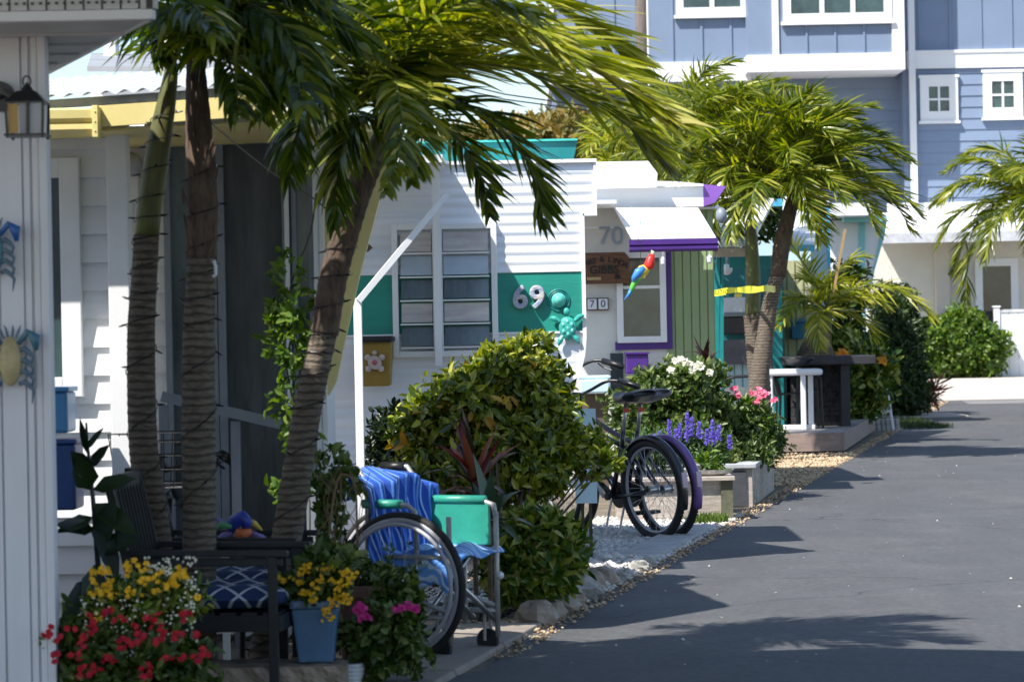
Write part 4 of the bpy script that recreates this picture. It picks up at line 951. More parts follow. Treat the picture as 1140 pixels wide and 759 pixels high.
x0,x1,z0,z1=R(912,226,975,240,D-1); mb=MB(); mb.box(x0,x1,D-1,D+3,z0,z1); mb.build('roof',mWhite2,h73)
x0,x1,z0,z1=R(938,240,985,247,D-.2); mb=MB(); mb.box(x0,x1,D-.4,D-.05,z0,z1); mb.build('roof_trim',mAqua,h73)
x0,x1,z0,z1=R(918,240,944,440,D+.2); mb=MB(); lap(mb,x0,x1,0,z1,D+.2,.16); mb.box(x0-1,x1,D+.3,D+3,0,z1); mb.build('side_wall',mPaleB,h73)
mb=MB(); mb.box(P(925,400,D).x,P(963,400,D).x,D+.5,D+3.3,0,P(940,246,D).z); mb.build('body',mWhite2,h73)
rr=thing('stair_railing','white stair railing before the aqua edged home','railing',P(968,430,44.5)); d=44.5
mb=MB(); mb.bar(P(950,372,d),P(976,384,d),.05); mb.bar(P(976,384,d),P(979,384,d),.06); mb.build('rail',mWhite2,rr)
for q,y in ((952,374),(966,380),(976,384)):
    p=P(q,y,d); mb=MB(); mb.box(p.x-.03,p.x+.03,d-.03,d+.03,0,p.z); mb.build('post',mWhite2,rr)
# ================= far blue house =================
bl=thing('apartment_house','large slate blue house with white bands at the end of the lane','house',(6,68,0))
D=66.5
def r(a,b,c,e,d=D): return R(a,b,c,e,d)
def xx(p,d=D): return P(p,100,d).x
def zf(p,d=D,q=900): return P(q,p,d).z
zband0=zf(76,D,1075); zband1=zf(56,D,1075)
# main right wall
mb=MB(); lap(mb,xx(1005),xx(1500),zf(232,D,1075),zband0,D,.245,.025); mb.box(xx(1005),xx(1500),D+.012,D+10,.4,11); mb.build('lap_wall',mBlueH,bl)
mb=MB(); mb.box(xx(1005),xx(1500),D-.02,D+.01,zband1,11)
p_=1024
mb.build('board_wall',mBlueH,bl)
mb=MB(); 
p_=1025
while p_<1450: mb.box(xx(p_)-.025,xx(p_)+.025,D-.045,D-.02,zband1,11); p_+=34
mb.build('batten',mBlueH,bl)
mb=MB(); mb.box(xx(1010),xx(1500),D-.08,D-.0,zband0,zband1); mb.box(xx(1010),xx(1500),D-.11,D-.08,zband1-.06,zband1); mb.build('band',mTrim,bl)
mb=MB(); mb.box(xx(985),xx(1500),D-.1,D,zf(240,D,1075),zf(225,D,1075)); mb.build('lower_band',mTrim,bl)
# projecting bay left
Db=65.3
zb0=zf(79,Db,930); zb1=zf(60,Db,930)
mb=MB(); mb.box(xx(834,Db),xx(1000,Db),Db,Db+8,zb0+.05,11); mb.build('bay_wall',mBlueH,bl)
mb=MB(); mb.box(xx(832,Db),xx(1008,Db),Db-.05,Db+3,zb0,zb1); mb.box(xx(861,Db),xx(868,Db),Db-.05,Db,zb1,11); mb.box(xx(994,Db),xx(1000,Db),Db-.05,Db,zb1,11); mb.box(xx(1000.3,Db),xx(1008,Db),Db-.05,Db+1.2,zb1,11); mb.build('bay_trim',mTrim,bl)
mb=MB()
for q in (899,931,963): mb.box(xx(q,Db)-.02,xx(q,Db)+.02,Db-.03,Db,zb1,zf(25,Db,930))
mb.build('bay_batten',mBlueH,bl)
# left wall
De=66.0
mb=MB(); mb.box(xx(616,De),xx(834,De),De,De+9,zf(95,De,730),11); mb.build('left_wall',mBlueH,bl)
mb=MB(); mb.box(xx(612,De),xx(836,De),De-.08,De+8,zf(92,De,730),zf(70,De,730)); mb.box(xx(613,De),xx(618,De),De-.06,De,zf(70,De,730),11); mb.build('left_band',mTrim,bl)
mb=MB(); q=652
while q<840: mb.box(xx(q,De)-.025,xx(q,De)+.025,De-.03,De,zf(70,De,730),11); q+=32.5
mb.build('left_batten',mBlueH,bl)
mb=MB(); lap(mb,xx(616,D+.6),xx(1010,D+.6),.4,zf(79,D+.6,930),D+.6,.245,.025); mb.box(xx(616,D),xx(1010,D),D+.62,D+10,.4,zf(80,D,930)); mb.build('recess_wall',mBlueH,bl)
def bwin(a,b,c,e,d,cols,rows,w=.13):
    x0,x1,z0,z1=R(a,b,c,e,d); m=MB(); frame(m,x0,x1,z0,z1,d-.08,d-.03,w,w); mb2=m
    n=cols
    iw=(x1-x0-2*w)
    mb2.box(x0-.05,x1+.05,d-.12,d-.03,z0-.07,z0-.001)
    f=mb2.build('window',mTrim,bl)
    for k in range(cols):
        g=MB(); cw=iw/cols; g.box(x0+w+k*cw+(.05 if k else 0),x0+w+(k+1)*cw-(.05 if k<cols-1 else 0),d-.055,d-.045,z0+w,z1-w); g.build('pane',mGlassG,f)
        if k: g=MB(); g.box(x0+w+k*cw-.05,x0+w+k*cw+.05,d-.085,d-.035,z0+w,z1-w); g.build('mullion',mTrim,f)
    for k in range(1,rows):
        g=MB(); zc=z0+w+(z1-z0-2*w)*k/rows; g.box(x0+w,x1-w,d-.078,d-.04,zc-.022,zc+.022); g.build('glazing_bar',mTrim,f)
    return f
bwin(752,-45,832,17,De,2,1,.16); bwin(871,-45,992,24,Db,3,1,.17)
def gwin(a,b,c,e):
    x0,x1,z0,z1=R(a,b,c,e,D); m=MB(); w=.19; frame(m,x0,x1,z0,z1,D-.09,D-.03,w,w+.02); m.box(x0-.04,x1+.04,D-.12,D-.03,z0-.06,z0-.001); m.box(x0-.03,x1+.03,D-.11,D-.03,z1+.001,z1+.06); f=m.build('window',mTrim,bl)
    g=MB(); g.box(x0+w,x1-w,D-.05,D-.04,z0+w,z1-w); g.build('pane',mGlassG,f)
    g=MB(); xc_=(x0+x1)/2; zc=(z0+z1)/2; g.box(xc_-.022,xc_+.022,D-.07,D-.051,z0+w,z1-w); g.box(x0+w,x1-w,D-.075,D-.052,zc-.022,zc+.022); g.build('glazing_bar',mTrim,f)
gwin(1024,87,1066,135); gwin(1094,81,1138,131)
mb=MB(); mb.box(xx(1011),xx(1018),D-.25,D-.12,zf(238,D,1015),11); mb.bar((xx(1014.5),D-.19,zf(238,D,1015)),(xx(1010),D-.6,zf(243,D,1015)-.1),.1); mb.build('downspout',mTrim,bl)
# porch roof, stucco ground floor
pz1=zf(238,D,1060); pz0=zf(260,64.2,1060)
mb=MB(); mb.hexa([(xx(960),64.2,pz0),(xx(1500),64.2,pz0),(xx(1500),D,pz1),(xx(960),D,pz1)],[(xx(960),64.2,pz0+.05),(xx(1500),64.2,pz0+.05),(xx(1500),D,pz1+.05),(xx(960),D,pz1+.05)]); mb.build('porch_roof',mTrim,bl)
mb=MB(); mb.box(xx(960),xx(1500),64.15,64.25,pz0-.18,pz0+.03); mb.build('porch_fascia',M('pale_grey_fascia',(.55,.56,.6),.5),bl)
Dg=65.6
mb=MB(); mb.box(xx(930,Dg),xx(1500,Dg),Dg,Dg+6,.2,zf(262,Dg,1060)+.1); mb.build('ground_floor',mStucco,bl)
mb=MB(); q=R(1043,270,1058,430,Dg-.3); mb.box(q[0],q[1],Dg-.3,Dg-.01,.3,q[3]); mb.build('pier',M('pier_stucco',(.6,.55,.47),.9,.05,3,.3,30),bl)
x0,x1,z0,z1=R(1086,288,1134,425,Dg); m=MB(); frame(m,x0,x1,z0,z1,Dg-.08,Dg-.01,.16); f=m.build('door',mTrim,bl); g=MB(); g.box(x0+.15,x1-.15,Dg-.05,Dg-.03,z0+.3,z1-.15); g.build('pane',mGlass,f)
g=MB(); p_=P(1089,390,Dg-.1); g.box(p_.x-.02,p_.x+.02,Dg-.12,Dg-.085,p_.z-.1,p_.z+.1); g.build('handle',mBlackM,f)
wl=thing('wall_lantern','black barn style wall lamp on the far cream wall','wall lamp',P(1065,308,Dg-.2)); 
mb=MB(); mb.lathe(P(1065,306,Dg-.28),[(.19,0),(.19,.02),(.14,.1),(.06,.14),(.05,.2),(.001,.22)],20); mb.tube([P(1065,300,Dg-.28),P(1066,296,Dg-.15),P(1066,300,Dg-.05)],.025); mb.build('shade',mBlackM,wl,smooth=True); mb=MB(); q=P(1066,300,Dg); mb.box(q.x-.08,q.x+.08,Dg-.06,Dg-.01,q.z-.1,q.z+.1); mb.build('backplate',mBlackM,wl)
cb=thing('wall_call_box','small dark call box on the cream pier','call box',P(1055,352,Dg-.3)); x0,x1,z0,z1=R(1052,346,1057,360,Dg-.36); mb=MB(); mb.box(x0,x1,Dg-.36,Dg-.31,z0,z1); mb.build('body',mBlackM,cb,bevel=.01); mb=MB(); mb.box(x0+.01,x1-.01,Dg-.37,Dg-.361,z0+.12,z1-.02); mb.build('screen',mGlass,cb)
# white fence at right
wfn=thing('white_fence','white panel fence with capped post beside the far driveway','fence',P(1112,418,64)); D=64.2
x0,x1,z0,z1=R(1107,342,1113,418,D); mb=MB(); mb.box(x0,x1,D-.06,D+.06,.3,z1); mb.box(x0-.02,x1+.02,D-.08,D+.08,z1,z1+.03); mb.build('post',mTrim,wfn)
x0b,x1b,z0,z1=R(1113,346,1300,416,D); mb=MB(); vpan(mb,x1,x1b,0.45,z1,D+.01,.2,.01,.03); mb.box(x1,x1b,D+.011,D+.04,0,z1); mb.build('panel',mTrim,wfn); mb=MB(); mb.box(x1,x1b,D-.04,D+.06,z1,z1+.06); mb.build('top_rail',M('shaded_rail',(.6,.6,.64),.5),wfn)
# utility pole
up_=thing('utility_pole','weathered grey brown utility pole in front of the blue house','utility pole',(X(720,400,52),52,0)); mb=MB(); p0=P(721,400,52); mb.tube([(p0.x,52,0),(p0.x,52,5),(p0.x,52,11)],[.12,.105,.09],14); mb.build('pole',M('pole_wood',(.16,.13,.12),.9,.25,8,.4,30,stretch=(3,3,.4)),up_,smooth=True)
mb=MB(); mb.tube([(p0.x+.11,51.95,1),(p0.x+.11,51.95,10)],.02); mb.build('conduit',mPlate,up_)
# overhead wires
for i,(a,b) in enumerate((((556,118),(640,146)),((556,128),(640,150)),((560,100),(640,132)))):
    m=MB(); p=P(a[0]-400,a[1]-130,48); q=P(721,b[1]-18,52.1); m.tube([p,p.lerp(q,.35)-V((0,0,.25)),p.lerp(q,.7)-V((0,0,.25)),q],.012,5); tag(m.build('overhead_wire',mBlackM),['lowest overhead wire behind the palms','middle overhead wire behind the palms','highest overhead wire behind the palms'][i],'wire','overhead wires')
# ================= palms =================
def pp(lst,d): return [P(x,y,d) for x,y in lst]
def fr(root,d,lst,ll,mat,n=44,w=.03,wind=(.3,0,0),grav=.5,rs=0,r0=.012,dd=0,**k):
    m=len(lst)-1
    frond(root,[P(x,y,d+dd*(i/m)) for i,(x,y) in enumerate(lst)],ll,mat,n,w,wind,grav,rs,r0,**k)
# palm A
LA='leftmost ringed palm with a green upper trunk wound with string lights'
dA_=11.9; pa=thing('palm_tree',LA,'palm tree',G(184,765),'palms in front of the screened porch')
tp_=pp([(186,800),(174,600),(160,500),(157,380),(160,320),(163,262)],dA_)
tr=[.062,.058,.056,.054,.05,.049]; trunk(pa,tp_,tr,mTrunk,.028,22,'trunk',1,.035)
cs=pp([(163,264),(168,220),(177,160),(186,110),(192,70)],dA_); trunk(pa,cs,[.047,.049,.047,.036,.024],mTrunkG,.2,20,'crownshaft',2,.01)
helix_lights('string lights wound round the leftmost palm',tp_+cs[1:4],tr+[.05,.048,.036],15,1)
# palm B
pb=thing('palm_tree','middle upright ringed palm with a brown husk below its crown','palm tree',G(221,765),'palms in front of the screened porch'); dB_=11.7
tp_=pp([(222,800),(222,600),(221,480),(221,380),(223,330),(224,286)],dB_); tr=[.066,.064,.064,.061,.057,.055]
trunk(pb,tp_,tr,mTrunk,.03,22,'trunk',3,.035)
cs=pp([(224,288),(225,230),(222,160),(219,100),(217,50)],dB_); trunk(pb,cs,[.057,.06,.053,.042,.03],mTrunkR,.06,20,'crownshaft',4,.04)
helix_lights('string lights wound round the middle upright palm',tp_+cs[1:3],tr+[.062,.055],11,2)
# loose husk strips on B
m=MB()
rd=random.Random(9)
for i in range(14):
    x=rd.choice((208,238))+rd.uniform(-6,6); y=rd.uniform(120,280); a=P(x,y,dB_-.06); m.bar(a,a+V((rd.uniform(-.03,.03),-.01,-rd.uniform(.05,.14))),.008,.004)
stuff(m.build('husk_fibres',mTrunkR,pb))
# palm C leaning
pc=thing('palm_tree','leaning palm with wind blown fronds sweeping right over the lane','palm tree',G(298,745),'palms in front of the screened porch'); dC=12.35
tp_=pp([(288,790),(303,680),(319,600),(338,480),(352,410),(361,370)],dC); tr=[.066,.064,.062,.058,.054,.052]
trunk(pc,tp_,tr,mTrunk,.03,22,'trunk',5,.035)
cs=pp([(361,372),(371,310),(386,255),(402,205),(424,160),(446,110)],dC); trunk(pc,cs,[.056,.056,.054,.054,.044,.026],mTrunkR,.05,20,'husk',6,.05)
cs2=pp([(398,214),(412,182),(430,148),(447,108)],dC); trunk(pc,cs2,[.05,.052,.045,.03],mTrunkG,.2,18,'crownshaft',7,.01)
helix_lights('string lights wound round the leaning palm',tp_+cs[1:3],tr+[.056,.055],13,3)
C0=(436,135)
FC=[ # (pts, leaf len, dd, wind, mat)
 ([C0,(462,70),(530,38),(610,55),(690,92),(752,140)],.50,-.5,(.5,0,-.12),mFrondY),
 ([C0,(470,85),(550,72),(630,98),(700,140),(742,185)],.46,.2,(.5,0,-.2),mFrondY),
 ([C0,(455,60),(505,5),(580,-8),(650,25),(712,80)],.46,.5,(.5,0,-.1),mFrondY),
 ([C0,(470,110),(540,130),(590,185),(606,250)],.36,.3,(.35,0,-.1),mFrond),
 ([C0,(462,125),(505,150),(535,195),(545,240)],.26,.7,(.3,0,-.1),mFrond),
 ([C0,(448,60),(470,-20),(520,-80)],.42,0,(.4,0,0),mFrondG),
 ([C0,(440,60),(430,-20),(400,-90)],.42,.3,(.4,0,0),mFrondG),
 ([C0,(420,60),(375,20),(320,25),(280,55)],.42,-.6,(.5,0,-.2),mFrondG),
 ([C0,(415,90),(370,60),(320,78),(290,130)],.40,-.9,(.5,0,-.3),mFrondG),
 ([C0,(412,110),(370,105),(335,135),(322,200)],.36,-.5,(.4,0,-.3),mFrond),
 ([C0,(418,130),(395,140),(378,180),(372,250)],.32,-.3,(.3,0,-.3),mFrond),
 ([C0,(430,100),(405,40),(350,-20),(290,-40)],.42,.1,(.5,0,-.1),mFrond),
 ([C0,(445,105),(462,100),(470,150),(458,205)],.26,-1.1,(.25,0,-.2),mFrondG),
 ([C0,(440,100),(440,90),(448,150),(430,215)],.25,-1.3,(.2,0,-.2),mFrondG),
 ([C0,(465,70),(520,20),(580,25),(640,70)],.42,-.7,(.5,0,-.05),mFrondY),
 ([C0,(450,70),(480,20),(540,0),(600,20)],.42,-1.1,(.5,0,-.1),mFrondG),
 ([C0,(430,80),(400,30),(360,0),(330,-10)],.42,-1.0,(.5,0,-.1),mFrond),
]
for i,(l,ll,dd,wd,mt) in enumerate(FC): fr(pc,dC,l,ll*(.78 if i<3 else .72),mt,125 if i<3 else 78,.022 if i<3 else .021,V(wd)*.8,.5 if i>2 else .25,100+i,.011,dd)
A0=(191,78)
for i,(l,ll,dd) in enumerate([
 ([A0,(200,30),(230,0),(262,10),(290,45)],.36,-.4),
 ([A0,(180,40),(172,20),(176,30),(180,70)],.25,.8),
 ([A0,(205,40),(250,25),(290,60),(310,110)],.36,.3),([A0,(188,20),(190,-30),(240,-60)],.4,-.8),([A0,(200,20),(240,-20),(300,-30),(350,0)],.4,-.2)]):
    fr(pa,dA_,l,ll*.8,mFrond,46,.026,(.3,0,-.2),.6,200+i,.012,dd*.6-.75)
B0=(217,62)
for i,(l,ll,dd) in enumerate([
 ([B0,(235,20),(275,5),(315,30),(340,80)],.42,-.5),
 ([B0,(245,40),(290,40),(325,75),(338,120)],.34,-.9),
 ([B0,(240,20),(300,-10),(360,10),(400,50)],.4,.4),([B0,(235,10),(260,-30),(330,-40),(390,-20)],.4,-.3),
 ([B0,(232,50),(250,60),(262,95),(266,130)],.24,-.5),([B0,(228,30),(250,20),(290,70),(300,120)],.32,.5),
 ([B0,(220,10),(250,-10),(300,20),(350,70),(385,110)],.34,.8),([B0,(230,25),(262,12),(285,35),(290,70)],.34,1.0),([B0,(210,40),(200,15),(215,5),(240,40)],.3,-1.2)]):
    fr(pb,dB_,l,ll*.8,mFrond,46,.028,(.25,0,-.3),.6,300+i,.012,dd*.6-.75)
# far palms
D1=33.0
def palm(label,path,rads,d,cx,cy,mat,n,ln,ll,rs,wind=(.3,0,0),el=(85,-25),group='palms along the lane',shaft=None,name='palm_tree',**k):
    b=pp(path,d); t=thing(name,label,'palm tree',V((b[0].x,d,0)),group)
    trunk(t,b,rads,mTrunk,.06,14,'trunk',rs,.05)
    if shaft: trunk(t,pp(shaft[0],d),shaft[1],shaft[2],.2,14,'crownshaft',rs+1,.01)
    radial_palm(t,P(cx,cy,d),n,ln,mat,ll,rs,wind,el=el,**k); return t
palm('right palm of the pair on the deck with caution tape on its pale trunk',[(838,505),(843,440),(851,380),(858,335),(866,305)],[.12,.105,.09,.08,.075],D1-.4,880,212,mFrondG,58,1.36,.36,41,(.3,0,0),w=.026,nl=56,el=(98,2),droop=.86,grav=.3,shaft=([(866,308),(871,270),(882,225),(888,200)],[.085,.09,.07,.04],mTrunkR))
palm('darker left palm of the pair on the deck with a green leaning shaft',[(843,505),(846,440),(842,390),(838,350)],[.13,.12,.11,.1],D1+.6,808,175,mFrondG,30,1.15,.38,47,(.3,0,0),w=.028,nl=46,el=(88,0),droop=.8,shaft=([(838,352),(838,300),(835,250),(826,185)],[.085,.08,.06,.04],mTrunkG))
palm('yellowish palm crown rising behind the white roof panel',[(725,470),(722,350),(718,250)],[.14,.12,.1],41,712,205,mFrondY,30,1.35,.42,53,(.3,0,0),w=.03,nl=44,el=(88,5))
palm('palm crown behind the sweeping frond left of the deck palms',[(770,480),(768,350),(766,200)],[.14,.12,.1],37,765,175,mFrondG,34,1.3,.4,59,(.3,0,0),w=.028,nl=46,el=(90,-15))
palm('far right palm whose fronds hang in front of the blue house',[(1178,420),(1172,330),(1165,250)],[.14,.12,.1],47,1150,225,mFrondG,26,1.9,.45,61,(-.1,0,-.1),w=.03,nl=64,el=(75,-20))
# small potted palm
t_=palm('small palm with a stout base rising from the dark stone planter',[(909,405),(914,388),(919,370)],[.2,.12,.075],37.5,922,345,mFrondY,9,.8,.33,67,(.3,0,0),w=.026,nl=34,el=(85,-5),shaft=([(919,372),(921,355),(923,338)],[.07,.06,.04],mTrunkG))
fr(t_,37.5,[(922,345),(950,322),(985,318),(1020,335),(1040,358)],.38,mFrondY,40,.028,(.3,0,-.2),.4,68,.014,-.5)
fr(t_,37.5,[(922,345),(905,310),(890,285),(875,262)],.30,mFrondY,34,.028,(.1,0,0),.3,69,.014,-.3)
fr(t_,37.5,[(922,345),(900,335),(880,345),(868,365)],.32,mFrondG,34,.028,(.1,0,0),.4,70,.014,-.5)
m=MB(); m.bar(P(928,325,37),P(941,255,37),.03); tag(m.build('bamboo_cane',M('bamboo',(.4,.27,.12),.6)),'thin bamboo cane standing behind the small potted palm','cane')
# background foliage
shrub('tree','olive and orange leaved tree beyond the overhead wires','tree',[(P(600,158,58),(1.3,1.0,.38)),(P(630,150,56),(.8,1.0,.3)),(P(560,162,58),(1.2,1.0,.3))],1500,6,.2,.08,mOlive,71,(P(600,150,58).x,58,0),6,part='crown',stem_r=.1)
shrub('tree','dark leafy tree filling the gap behind the sage green home','tree',[(P(770,215,42),(1.3,.8,.75)),(P(700,215,42),(.9,.7,.5)),(P(830,190,42),(.8,.7,.7)),(P(740,180,42),(.8,.7,.5))],2600,6,.16,.06,mHedgeD,72,(P(770,215,42).x,42,0),6,part='crown',stem_r=.08)
shrub('climbing_plant','dark ivy mass between the pale yellow and aqua edged homes','climbing plant',[(P(938,350,42),(.3,.3,.55)),(P(940,400,42),(.35,.3,.5)),(P(945,320,42),(.25,.3,.3))],900,6,.09,.05,mHedgeD,73,(P(938,350,42).x,42,0),4,stem_r=.02)
shrub('hedge','tall dark clipped hedge beside the far end of the lane','hedge',[(P(1000,380,50),(.42,.9,.7)),(P(1000,430,50),(.45,1,.45)),(P(995,345,51),(.35,.8,.4)),(P(1012,445,49.5),(.3,.6,.2))],3800,6,.075,.04,mHedgeD,74,(P(1000,380,50).x,50,0),5,stem_r=.03)
shrub('shrub','bright green rounded shrub in front of the far cream wall','shrub',[(P(1050,390,64),(.65,.5,.62)),(P(1085,388,64),(.6,.5,.55)),(P(1028,388,64),(.45,.5,.5)),(P(1068,370,64),(.4,.4,.45))],3600,6,.12,.06,mHedgeB,75,(P(1060,400,64).x,64,.42),6,stem_r=.03)
shrub('grass_tuft','reddish spiky tuft at the foot of the dark hedge','plant',[(P(1031,437,52),(.15,.2,.1))],50,5,.25,.025,mRedLeaf,76,(P(1031,446,52).x,52,0),0)
shrub('shrub','loose variegated croton shrub behind the deck','shrub',[(P(955,425,40.5),(.42,.35,.38)),(P(945,395,40.5),(.3,.3,.25)),(P(970,405,40.5),(.25,.25,.25)),(P(940,450,40.5),(.4,.3,.25))],700,6,.13,.055,mBush2,77,(P(955,460,40.5).x,40.5,0),6,stem_r=.015)
flowers('blossom',bpy.data.objects['shrub.001'] if 'shrub.001' in bpy.data.objects else None,fOr,[P(938,393,40.1),P(943,396,40.1),P(935,397,40.1),P(983,402,40.2)],.09,5,3)
# ================= the big shrub =================
d=16.2
bs=shrub('shrub','large glossy green shrub in front of the number 69 home','shrub',
 [(P(565,408,d),(.18,.25,.1)),(P(530,438,d),(.23,.3,.14)),(P(600,445,d),(.17,.3,.15)),(P(490,468,d),(.18,.25,.12)),(P(555,490,d),(.32,.38,.2)),(P(618,498,d-.1),(.13,.25,.16)),(P(490,515,d),(.19,.28,.15)),(P(592,532,d-.2),(.15,.26,.12)),(P(535,540,d),(.22,.3,.14)),(P(652,492,d+.1),(.08,.14,.06)),(P(676,512,d-.2),(.06,.1,.025)),(P(655,520,d-.2),(.04,.1,.05)),(P(592,388,d),(.07,.15,.06)),(P(612,410,d),(.06,.1,.05)),(P(455,480,d),(.09,.15,.1))],
 2500,8,.06,.026,mBush,81,G(560,670),26,stem_r=.013,up=.45,shell=.3,fold=.22,curl=.2)
m=MB(); clusters(m,[(P(560,480,d),(.42,.4,.33)),(P(500,500,d),(.3,.3,.25))],60,2,.075,.032,83,shell=.8); stuff(m.build('yellowed_foliage',LEAF('yellowed_leaf',[(.45,.2,.03),(.5,.35,.06)],.3,.4),bs))
shrub('shrub','low yellow green shrub beside the wheelchair and the edging stones','shrub',[(P(602,612,14.6),(.17,.2,.14)),(P(578,635,14.5),(.13,.18,.11)),(P(618,628,14.7),(.1,.18,.1)),(P(595,592,14.6),(.13,.15,.08))],640,8,.075,.028,mBush2,84,G(600,680),8,stem_r=.008,shell=.4)
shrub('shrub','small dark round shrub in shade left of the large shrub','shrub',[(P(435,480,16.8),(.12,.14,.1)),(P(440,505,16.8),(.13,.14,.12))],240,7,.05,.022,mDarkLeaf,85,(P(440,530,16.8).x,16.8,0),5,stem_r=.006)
# cordyline
def strapplant(name,label,cat,base,n,ln,wd,mat,rs,tilt=(20,75),group=None,part='leaves',stem=None,spread=(0,360)):
    r=random.Random(rs); t=thing(name,label,cat,V(base),group); VS=[];FS=[]
    for i in range(n):
        a=math.radians(r.uniform(*spread)); e=math.radians(90-r.uniform(*tilt)); l=ln*r.uniform(.6,1.1); cur=V(base)+V((0,0,(stem or 0)*r.random()))
        dd=V((math.cos(a)*math.cos(e),math.sin(a)*math.cos(e),math.sin(e))); S=dd.cross(V((0,0,1))).normalized(); b0=len(VS); prof=(.3,.8,1,.8,.45,.02)
        for j in range(6):
            nn=S.cross(dd); VS.append(cur-S*wd*prof[j]/2+nn*wd*.12*prof[j]); VS.append(cur); VS.append(cur+S*wd*prof[j]/2+nn*wd*.12*prof[j]); dd=(dd+V((0,0,-.17*r.uniform(.4,1.6)))).normalized(); cur=cur+dd*l/5
        for j in range(5):
            b=b0+3*j; FS+=[(b,b+1,b+4,b+3),(b+1,b+2,b+5,b+4)]
    m=MB(); m.arr(np.array([tuple(v) for v in VS]),np.array(FS)); m.build(part,mat,t)
    if stem: m=MB(); m.tube([V(base)-V((0,0,base[2])),V(base)+V((0,0,stem))],.012,6); m.build('stem',mStem,t)
    return t
strapplant('ti_plant','red and green ti plant with striped leaves behind the wheelchair','plant',P(528,560,14.3),26,.34,.05,mRedLeaf,91,(5,80),stem=.12)
strapplant('dracaena','dark green white edged dracaena under the ti plant','plant',P(545,590,14.0),14,.32,.06,mStripeLeaf,92,(10,80),stem=.05)
# rubber plant
t_=thing('rubber_plant','tall rubber plant with big dark glossy leaves beside the near house','plant',G(108,760))
dr=11.2; m=MB(); m.tube(pp([(112,790),(110,640),(104,560),(98,500),(96,470)],dr),[.012,.011,.009,.006,.004],8); m.build('stem',mBlack,t_)
m=MB(); LFS=[((108,640),(70,690),.09),((106,590),(66,583),.07),((104,575),(66,590),.06),((107,610),(150,600),.09),((103,545),(145,532),.07),((100,530),(82,505),.08),((100,520),(118,497),.05),((105,570),(130,640),.08),((103,560),(148,590),.09),((108,625),(100,690),.1),((100,545),(88,512),.1),((108,610),(125,560),.09),((110,650),(150,655),.08),((97,505),(90,470),.03),((97,500),(112,478),.03)]
ps=[];ds=[];ns=[];ls=[];ws=[]
for a,b,w_ in LFS:
    A=P(a[0],a[1],dr);B=P(b[0],b[1],dr-.08); ps.append(A); ds.append(B-A); ns.append(V((.1,-1,.5))); ls.append((B-A).length*1.1); ws.append(w_)
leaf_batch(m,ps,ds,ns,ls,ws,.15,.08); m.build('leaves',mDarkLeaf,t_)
# vine by porch
t_=shrub('climbing_plant','light green climber rising in front of the porch frames','climbing plant',[(P(322,310,13.2),(.06,.05,.1)),(P(328,350,13.2),(.11,.08,.12)),(P(318,380,13.2),(.1,.08,.1)),(P(335,400,13.2),(.08,.06,.08)),(P(322,440,13.2),(.09,.07,.1)),(P(310,360,13.2),(.05,.05,.1)),(P(332,480,13.2),(.06,.05,.1)),(P(326,540,13.2),(.08,.05,.1))],135,5,.05,.028,mHedgeB,95,G(330,720),0)
m=MB()
for l in ([(330,700),(325,520),(335,430),(322,330),(345,262),(352,215)],[(340,700),(345,560),(330,470),(318,400),(312,340)],[(335,700),(322,600),(332,500),(350,430),(340,380)]): m.tube(catmull(pp(l,13.2),16),.004,5)
m.build('stem',mStem,t_)
m=MB(); m.tube(catmull(pp([(232,135),(300,190),(345,218),(372,240)],12.4),12),.0035,5); tag(m.build('hanging_cable',mBlackM),'thin dark cable hanging from the porch eave to the leaning palm','cable')
# ================= pots & flowers front =================
def pot(t,c,r0,r1,h,mat,name='pot',seg=28,rim=.012,square=False):
    m=MB()
    if square:
        c=V(c)
        for (ra,rb,za,zb) in ((r0,r1,0,h*.86),(r1+rim,r1+rim,h*.861,h)):
            m.hexa([c+V((-ra,-ra,za)),c+V((ra,-ra,za)),c+V((ra,ra,za)),c+V((-ra,ra,za))],[c+V((-rb,-rb,zb)),c+V((rb,-rb,zb)),c+V((rb,rb,zb)),c+V((-rb,rb,zb))])
        o=m.build(name,mat,t,bevel=.008)
    else:
        m.lathe(c,[(r0,0),(r1,h*.88),(r1+rim,h*.885),(r1+rim,h),(r1-.01,h),(r1-.015,h*.93),(.001,h*.93)],seg); o=m.build(name,mat,t,smooth=False)
    return o
def scatter(e,n,rs,shell=.9):
    r=np.random.default_rng(rs); out=[]
    for i in range(n):
        c,s=e[r.integers(len(e))]; v=r.normal(size=3); v/=np.linalg.norm(v); v[1]=-abs(v[1]); 
        if v[2]<-.5: v[2]*=-1
        out.append(V(c)+V((v[0]*s[0],v[1]*s[1],v[2]*s[2]))*shell)
    return out
d=10.6
bx=G(140,790); 
t_=thing('flower_pot','big pot of yellow and white blossoms above red petunias at the bottom left','flower pot',(P(145,700,d).x,d,0))
cp_=V((P(145,700,d).x,d,0)); pot(t_,cp_,.13,.17,.16,mTerra)
E=[(P(160,672,d),(.16,.15,.08)),(P(125,690,d),(.12,.12,.08)),(P(185,665,d),(.1,.12,.07))]
m=MB(); clusters(m,E,480,6,.04,.016,101,shell=.4); m.build('foliage',mBush2,t_)
E2=[(P(140,735,d-.15),(.22,.15,.1)),(P(75,720,d-.1),(.08,.1,.08)),(P(200,740,d-.1),(.1,.1,.08)),(P(150,770,d-.15),(.25,.15,.08))]
m=MB(); clusters(m,E2,700,6,.045,.022,102,shell=.4); m.build('lower_foliage',mRose,t_)
rr_=np.random.default_rng(5)
